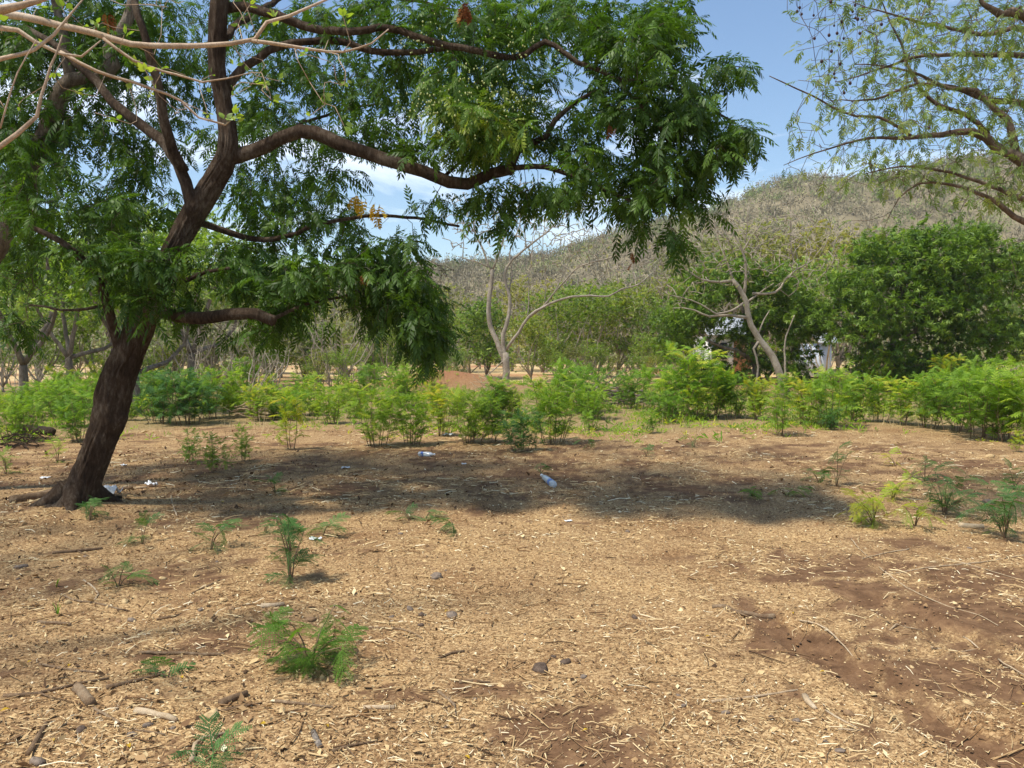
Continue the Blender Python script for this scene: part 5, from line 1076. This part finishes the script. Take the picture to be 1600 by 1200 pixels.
# ------------------------------------------------------------------ stones
def stone(px, py, wpx, label, col, group=None, fl=.55):
    g = gp(px, py); r = wpx / FPX * g[1] / 2; me = []
    nlat, nlon = 5, 8; V = []
    for i in range(nlat):
        p = math.pi * i / (nlat - 1)
        for j in range(nlon):
            q = 2 * math.pi * j / nlon; V.append([math.sin(p) * math.cos(q), math.sin(p) * math.sin(q), math.cos(p)])
    V = np.array(V); c = nrm(rng.normal(0, 1, (6, 3)))
    for v in c: V = V - np.maximum(V @ v - rng.uniform(.5, .75), 0)[:, None] * v       # cut facets
    V = V * (1 + rng.normal(0, .04, (len(V), 1))) * [r, r * rng.uniform(.6, .9), r * fl]
    F = np.array([[i * nlon + j, (i + 1) * nlon + j, (i + 1) * nlon + (j + 1) % nlon, i * nlon + (j + 1) % nlon] for i in range(nlat - 1) for j in range(nlon)])
    o = mk('stone', V, [F], M[col], {'tint': np.zeros(len(V))}); o.location = g + np.array([0, 0, r * fl * .12]); o.rotation_euler = (rng.normal(0, .2), rng.normal(0, .2), rng.uniform(0, 6.28))
    return tag(o, label, 'stone', group)
M['rockg'] = plain('grey_stone', (.20, .155, .12), .95, .1, .4, 60, .6); M['rockb'] = plain('brown_stone', (.28, .175, .095), .95, .1, .35, 60, .6); M['rockt'] = plain('tan_stone', (.48, .345, .18), .95, .1, .3, 60, .6); M['rockd'] = plain('dark_stone', (.11, .078, .058), .95, .1, .4, 60, .6)
for px, py, w, lab, c in [(329, 1122, 32, 'flat tan stone with grey face at lower left centre', 'rockt'), (442, 1118, 30, 'yellowish leaf shaped stone below the seedling', 'rockt'), (205, 1152, 20, 'round grey stone at lower left', 'rockg'), (60, 1192, 34, 'large grey stone in the bottom left corner', 'rockg'), (125, 1143, 24, 'dark flat stone left of the round grey stone', 'rockd'),
    (231, 1138, 22, 'grey brown flat stone right of the round grey stone', 'rockg'), (846, 1048, 34, 'dark rounded stone in the small rock cluster at bottom centre', 'rockd'), (882, 1038, 26, 'brown dark stone right in the rock cluster', 'rockd'), (912, 1062, 18, 'greenish grey stone at the right of the rock cluster', 'rockg'), (865, 1028, 16, 'small dark stone at the back of the rock cluster', 'rockd'),
    (900, 1036, 16, 'small brown stone behind the rock cluster', 'rockb'), (33, 888, 24, 'grey blue stone at the left edge', 'rockg'), (185, 968, 14, 'brown stone left of the grey pair', 'rockb'), (206, 966, 18, 'grey stone of the pair at left middle', 'rockg'), (313, 955, 14, 'purplish stone left of the seedling', 'rockg'),
    (484, 972, 26, 'brown angular stone behind the seedling', 'rockb'), (612, 966, 14, 'grey stone left in the group right of the seedling', 'rockg'), (640, 954, 20, 'flat grey stone behind the group right of the seedling', 'rockg'), (660, 964, 18, 'dark stone in the group right of the seedling', 'rockd'), (657, 980, 14, 'small dark stone below the group right of the seedling', 'rockd'),
    (706, 965, 24, 'wide grey stone right in the group right of the seedling', 'rockg'), (680, 908, 28, 'pale grey stone embedded in chips at centre', 'rockg'), (648, 1036, 18, 'reddish brown clod on the soil below centre', 'rockb'), (641, 1136, 18, 'orange brown clod at the bottom centre', 'rockb'), (766, 1158, 14, 'brown clod near the bottom patch', 'rockb'),
    (992, 968, 16, 'dark flat stone at the middle of the chips', 'rockd'), (1068, 1104, 14, 'slate stone left of the dark shard', 'rockg'), (1132, 1115, 18, 'slate flat stone at bottom right centre', 'rockg'), (1206, 1125, 16, 'dark red shard near the bottom right centre', 'rockd'), (1243, 1129, 18, 'slate stone right of the dark red shard', 'rockg'),
    (1290, 1160, 12, 'slate stone in the lower row at right', 'rockg'), (1312, 1178, 20, 'larger slate stone in the lower row at right', 'rockg'), (1281, 1162, 10, 'small slate stone at the left of the lower row', 'rockg'), (1326, 1116, 24, 'upright tan stone with shaded side at right', 'rockb'), (1513, 1100, 24, 'round tan stone on the tyre track', 'rockt'),
    (1547, 1123, 18, 'tan flat stone on the tyre track', 'rockt'), (1365, 1072, 16, 'yellowish flat stone between the ruts', 'rockt'), (1425, 1038, 12, 'pale pebble on the soil between the ruts', 'rockt'), (1045, 1083, 14, 'white tan stone left of the straight stick', 'rockt'), (1060, 1084, 10, 'grey pebble beside the white tan stone', 'rockg'),
    (958, 1080, 16, 'reddish stone below the rock cluster', 'rockb'), (1546, 712, 18, 'pale flat stone at the right below the shrubs', 'rockt'), (1545, 782, 22, 'grey round stone among the right hand seedlings', 'rockg'), (150, 910, 18, 'dark stone left of the small seedling', 'rockb'), (418, 965, 18, 'tan stone below the short pale log', 'rockt'), (270, 1140, 14, 'purple grey stone left of the split stone', 'rockg'),
    (105, 945, 20, 'tan block stone at left middle', 'rockt'), (195, 942, 20, 'tan yellow stone at left middle', 'rockt'), (362, 955, 14, 'orange tan stone left of the short log', 'rockb'), (350, 942, 16, 'pale tan stone near the dark twig', 'rockt'), (325, 942, 12, 'brown stone near the dark twig', 'rockb'), (255, 905, 16, 'pale tan stone at left behind the sticks', 'rockt')]:
    stone(px, py, w, lab, c)
for k in range(110):
    y_ = 2.3 * (8 / 2.3) ** rng.random(); x_ = rng.uniform(-.68, .68) * y_; px = 800 + x_ / y_ * FPX; py = HOR + EYE / y_ * FPX
    side = 'left' if px < 800 else 'right'
    if px > 800 and rng.random() < .5: continue
    stone(px, py, rng.uniform(5, 11), f'small pebble scattered in the litter on the {side} half of the clearing', ('rockb', 'rockt', 'rockg', 'rockd')[rng.integers(0, 4)], f'small pebbles on the {side} half of the clearing')

# ------------------------------------------------------------------ seedlings in the clearing
T_FINE = [bipinnate(5, .16, .075, 8, s, .6, .014) for s in range(3)]
def seedling(px, py, hpx, wpx, stems, per, mat, label, tint=(0, 1), fine=True, lsz=(.55, 1.05), name='seedling', up=-.05):
    g = gp(px, py); h = hpx / FPX * g[1]; w = wpx / FPX * g[1]; t = thing(name, label, 'plant', g); s = Skel(.04)
    for k in range(stems):
        a = rng.uniform(0, 6.283); rr = w * .5 * rng.uniform(.2, 1); e = np.array([math.cos(a) * rr, math.sin(a) * rr, h * rng.uniform(.45, 1.0) * (1 - .35 * rr / w)]); q = s.limb([(0, 0, -.02), e * [.35, .35, .55], e], [.006, .004, .002], .004)
        s.twigs.append((q, nrm(np.gradient(q, axis=0)), np.linalg.norm(e)))
    s.bark('stem', M['stick'], t, thin=4); A, D = s.spots(per, .15, 2, .006)
    foliage('foliage', M[mat], t, T_FINE if fine else T_L1, A, D, lsz, (.4, .9, up), .25, tint)
for a_ in [(485, 1045, 95, 150, 9, 26, 'leuc', 'fern like bright green seedling in the left foreground', (.0, .42)), (455, 915, 135, 80, 5, 20, 'bluish', 'tall bluish green seedling left of centre', (0, .7)), (330, 862, 55, 70, 4, 16, 'bluish', 'small bluish seedling between the trunk and the tall seedling', (.1, .8)),
           (185, 920, 42, 50, 3, 16, 'bluish', 'little green seedling at left middle', (.3, 1)), (222, 850, 40, 50, 3, 14, 'bluish', 'little seedling below the leaning trunk', (.2, 1)), (140, 822, 35, 50, 4, 16, 'bluish', 'small seedling at the foot of the leaning trunk', (.1, .8)), (505, 838, 30, 50, 3, 12, 'bluish', 'faint low seedling right of the tall bluish one', (.2, 1)),
           (665, 808, 18, 26, 2, 12, 'bluish', 'tiny seedling in the shade near centre', (.1, .8)), (710, 835, 30, 18, 2, 12, 'bluish', 'tiny upright seedling near the centre chips', (.1, .7)), (262, 1062, 22, 42, 2, 14, 'bluish', 'tiny two leaved sprout left of the fern like seedling', (.1, .8)), (327, 1192, 20, 36, 3, 14, 'bluish', 'tiny sprout at the bottom left', (.1, .8)),
           (1365, 820, 55, 75, 7, 26, 'leuc', 'vivid lime green seedling in the right hand group', (.6, .95)), (1395, 778, 45, 70, 5, 18, 'leuc', 'yellow tipped seedling behind the vivid lime one', (.5, 1)), (1475, 800, 78, 110, 8, 22, 'bluish', 'largest dark green seedling of the right hand group', (0, .8)), (1570, 840, 95, 120, 8, 22, 'bluish', 'dark green seedling cut by the right edge', (0, .7)),
           (1430, 822, 40, 50, 4, 10, 'leuc', 'thin yellowish seedling before the dark one', (.75, 1)), (1308, 758, 75, 55, 3, 16, 'bluish', 'upright dark sapling standing alone at right', (0, .6)), (1280, 752, 36, 50, 3, 18, 'bluish', 'bent seedling just left of the lone sapling', (.1, .8)), (1445, 750, 35, 45, 4, 16, 'bluish', 'small dark seedling behind the largest one', (0, .7)), (1400, 728, 22, 40, 3, 12, 'leuc', 'small yellow flowered seedling behind the group', (.7, 1)),
           (1010, 715, 24, 30, 2, 12, 'bluish', 'small sparse weed on the bare soil right of centre', (.1, .7)), (1085, 700, 30, 26, 2, 12, 'bluish', 'sparse weed right of centre before the band', (.1, .7)), (915, 700, 26, 40, 3, 12, 'bluish', 'low weed right of the dense dark shrub', (.1, .7)), (845, 740, 22, 22, 2, 8, 'bluish', 'tiny weed just above the blue bottle', (.1, .7)),
           (1180, 775, 16, 40, 3, 14, 'leuc', 'flat low green weed in the right middle', (.1, .5)), (1230, 770, 14, 40, 3, 14, 'leuc', 'second flat low green weed in the right middle', (.1, .5)), (640, 812, 16, 30, 2, 10, 'bluish', 'tiny shaded weed left of centre', (0, .6)), (10, 740, 40, 40, 4, 12, 'leuc', 'small green weed at the left edge', (.2, .8)), (90, 720, 40, 60, 4, 12, 'leuc', 'low weed left of the trunk', (.2, .9)), (430, 770, 24, 40, 3, 12, 'bluish', 'low shaded weed under the crown', (0, .7)), (1585, 760, 50, 60, 4, 16, 'bluish', 'dark seedling behind the one at the right edge', (.0, .7))]:
    seedling(*a_[:5], a_[5] * .75, *a_[6:])
for px, py, h_, lab in ((90, 962, 22, 'green grass blade at left edge'), (350 / 4 + 1, 918, 16, 'small green grass tuft at upper left of the sticks')):
    g = gp(px, py); b = Bag(); hh = h_ / FPX * g[1]
    for k in range(5):
        a = rng.uniform(0, 6.28); d = np.array([math.cos(a), math.sin(a), 0]); sd_ = np.array([-d[1], d[0], 0]) * .004; b.add([-sd_, sd_, d * hh * .2 + [0, 0, hh * .6] + sd_ * .8, d * hh * .2 + [0, 0, hh * .6] - sd_ * .8, d * hh * .5 + [0, 0, hh]], [np.array([[0, 1, 2, 3]]), np.array([[3, 2, 4]])], np.full(5, .4))
    o = b.build('grass_tuft', M['leuc']); o.location = g; tag(o, lab, 'grass')

# ------------------------------------------------------------------ rubbish: bottles, bags, scraps; yellow leaves
def lathe(b, prof, axis0, axis1, sides=14, dent=0.0):
    a0 = np.asarray(axis0, float); d = np.asarray(axis1, float) - a0; ln = np.linalg.norm(d); d /= ln; u = nrm(np.cross(d, [0, 0, 1.])); v = np.cross(d, u); th = np.arange(sides) / sides * 6.2832
    V = np.array([a0 + d * ln * t_ + r * (1 - dent * max(0, math.sin(q * 2 + t_ * 5))) * (u * math.cos(q) + v * math.sin(q)) for t_, r in prof for q in th]); n_ = len(prof)
    F = np.array([[i * sides + j, i * sides + (j + 1) % sides, (i + 1) * sides + (j + 1) % sides, (i + 1) * sides + j] for i in range(n_ - 1) for j in range(sides)]); b.add(V, F)
M['pet'] = plain('clear_plastic', (.80, .86, .92), .2, .5, .05, 10, 0, trans=.45); M['bluep'] = plain('blue_label', (.06, .16, .50), .4, .4, .2, 60); M['bag'] = plain('white_plastic_film', (.72, .74, .76), .45, .4, .12, 30, .3); M['capb'] = plain('white_cap', (.7, .74, .8), .4)
def bottle(px, py, px2, py2, r, label, dent, lab_mat):
    g0 = gp(px, py) + [0, 0, r * .8]; g1 = gp(px2, py2) + [0, 0, r * 1.0]; t = thing('plastic_bottle', label, 'bottle', g0); d = g1 - g0
    b = Bag(); lathe(b, [(0, .001), (.0, r * .8), (.05, r), (.3, r * .97), (.34, r * .93), (.38, r), (.62, r), (.72, r * .9), (.84, r * .45), (.93, r * .34), (.94, .001)], (0, 0, 0), d, 16, dent); b.build('body', M['pet'], t, True)
    b = Bag(); lathe(b, [(.16, r * 1.02), (.30, r * 1.0)], (0, 0, 0), d, 16, dent); b.build('label', M[lab_mat], t, True)
    b = Bag(); lathe(b, [(.92, .001), (.92, r * .42), (.99, r * .42), (1.0, .001)], (0, 0, 0), d, 12); b.build('cap', M['capb'], t, True)
bottle(866, 760, 846, 744, .042, 'clear plastic bottle with blue label lying in the clearing', .12, 'bluep')
bottle(654, 712, 680, 713, .036, 'crushed plastic bottle lying in the shade before the shrubs', .35, 'bluep')
def scrap(px, py, wpx, label, mat='bag', name='plastic_scrap', hh=.35):
    g = gp(px, py); w = wpx / FPX * g[1]; n_ = 9; u_ = np.linspace(-.5, .5, n_); U, V_ = np.meshgrid(u_, u_); sd_ = int(px)
    Z = w * hh * np.abs(fbm(U * 5 + 9, V_ * 5 + 9, 3, sd_) - .2) ; rr = .75 + .5 * fbm(np.arctan2(V_, U), U * 0, 2, sd_); P = np.stack([U * w * rr, V_ * w * .6 * rr, Z + .004], 2).reshape(-1, 3)
    ii_ = np.arange(n_ - 1)[:, None] * n_ + np.arange(n_ - 1)[None]; o = mk(name, P, np.stack([ii_, ii_ + 1, ii_ + n_ + 1, ii_ + n_], 2).reshape(-1, 4), M[mat], {'tint': np.zeros(n_ * n_)}, True); o.location = g; o.rotation_euler = (0, 0, rng.uniform(-.6, .6)); o.modifiers.new('thickness', 'SOLIDIFY').thickness = .0015
    return tag(o, label, 'scrap')
scrap(172, 785, 40, 'crumpled white plastic bag at the foot of the leaning trunk', hh=.8, name='plastic_bag'); scrap(237, 760, 18, 'crumpled white paper scrap right of the trunk', hh=1.0); scrap(493, 846, 18, 'small white plastic scrap beside the tall bluish seedling', hh=.5); scrap(700, 680, 18, 'pale scrap lying among the shrubs at centre', hh=.5)
scrap(193, 725, 12, 'white scrap on the ground right of the trunk middle', hh=.4); scrap(540, 732, 14, 'purplish white scrap in the shade at centre left', hh=.5); scrap(725, 726, 8, 'tiny white scrap in the shade below the shrubs', hh=.5); scrap(70, 746, 14, 'pale scrap left of the trunk', hh=.4); scrap(888, 814, 12, 'tiny white scrap on the chips at centre', hh=.3)
for k, (px, py) in enumerate([(49, 1038), (106, 1046), (16, 1114), (84, 1160), (200, 1166), (284, 1060), (405, 1138), (695, 960), (910, 1147), (710, 1134), (1290, 1057), (1596, 1097), (1110, 998), (345, 788), (734, 1188), (508, 1140), (1240, 968), (1525, 840)]):
    g = gp(px, py); n_ = 5; q = np.linspace(0, 1, n_); l_ = rng.uniform(.022, .04) ; w_ = l_ * .24 * np.sin(np.clip(q, .03, .97) * math.pi); z_ = .006 + .15 * l_ * np.sin(q * 3)
    V = np.concatenate([np.stack([q * l_, w_, z_ + w_ * .4], 1), np.stack([q * l_, -w_, z_ + w_ * .4], 1), np.stack([q * l_, 0 * q, z_], 1)]); F = np.array([[i, i + 1, 2 * n_ + i + 1, 2 * n_ + i] for i in range(n_ - 1)] + [[2 * n_ + i, 2 * n_ + i + 1, n_ + i + 1, n_ + i] for i in range(n_ - 1)])
    o = mk('fallen_leaf', V, F, M['gold'], {'tint': np.full(len(V), rng.random())}); o.location = g; o.rotation_euler = (rng.normal(0, .2), 0, rng.uniform(0, 6.28)); tag(o, ('bright yellow fallen leaf in the litter at ' + ('far left' if px < 250 else 'left of centre' if px < 600 else 'centre' if px < 1000 else 'right') + (' near the bottom' if py > 1080 else ' further back')), 'leaf', 'yellow fallen leaves')

# ------------------------------------------------------------------ thin air haze over the valley
hz = Bag(); box(hz, (-900, -60, -1.2), (900, 520, 95))
m, t, o = newmat('haze_air'); pv = N(t, 'ShaderNodeVolumePrincipled'); pv.inputs['Color'].default_value = (.88, .93, 1, 1); pv.inputs['Density'].default_value = .0003; pv.inputs['Anisotropy'].default_value = .2
t.links.new(pv.outputs[0], o.inputs['Volume'])
tag(hz.build('haze', m), 'thin pale haze in the air', 'haze', kind='stuff')
S.cycles.volume_bounces = 0
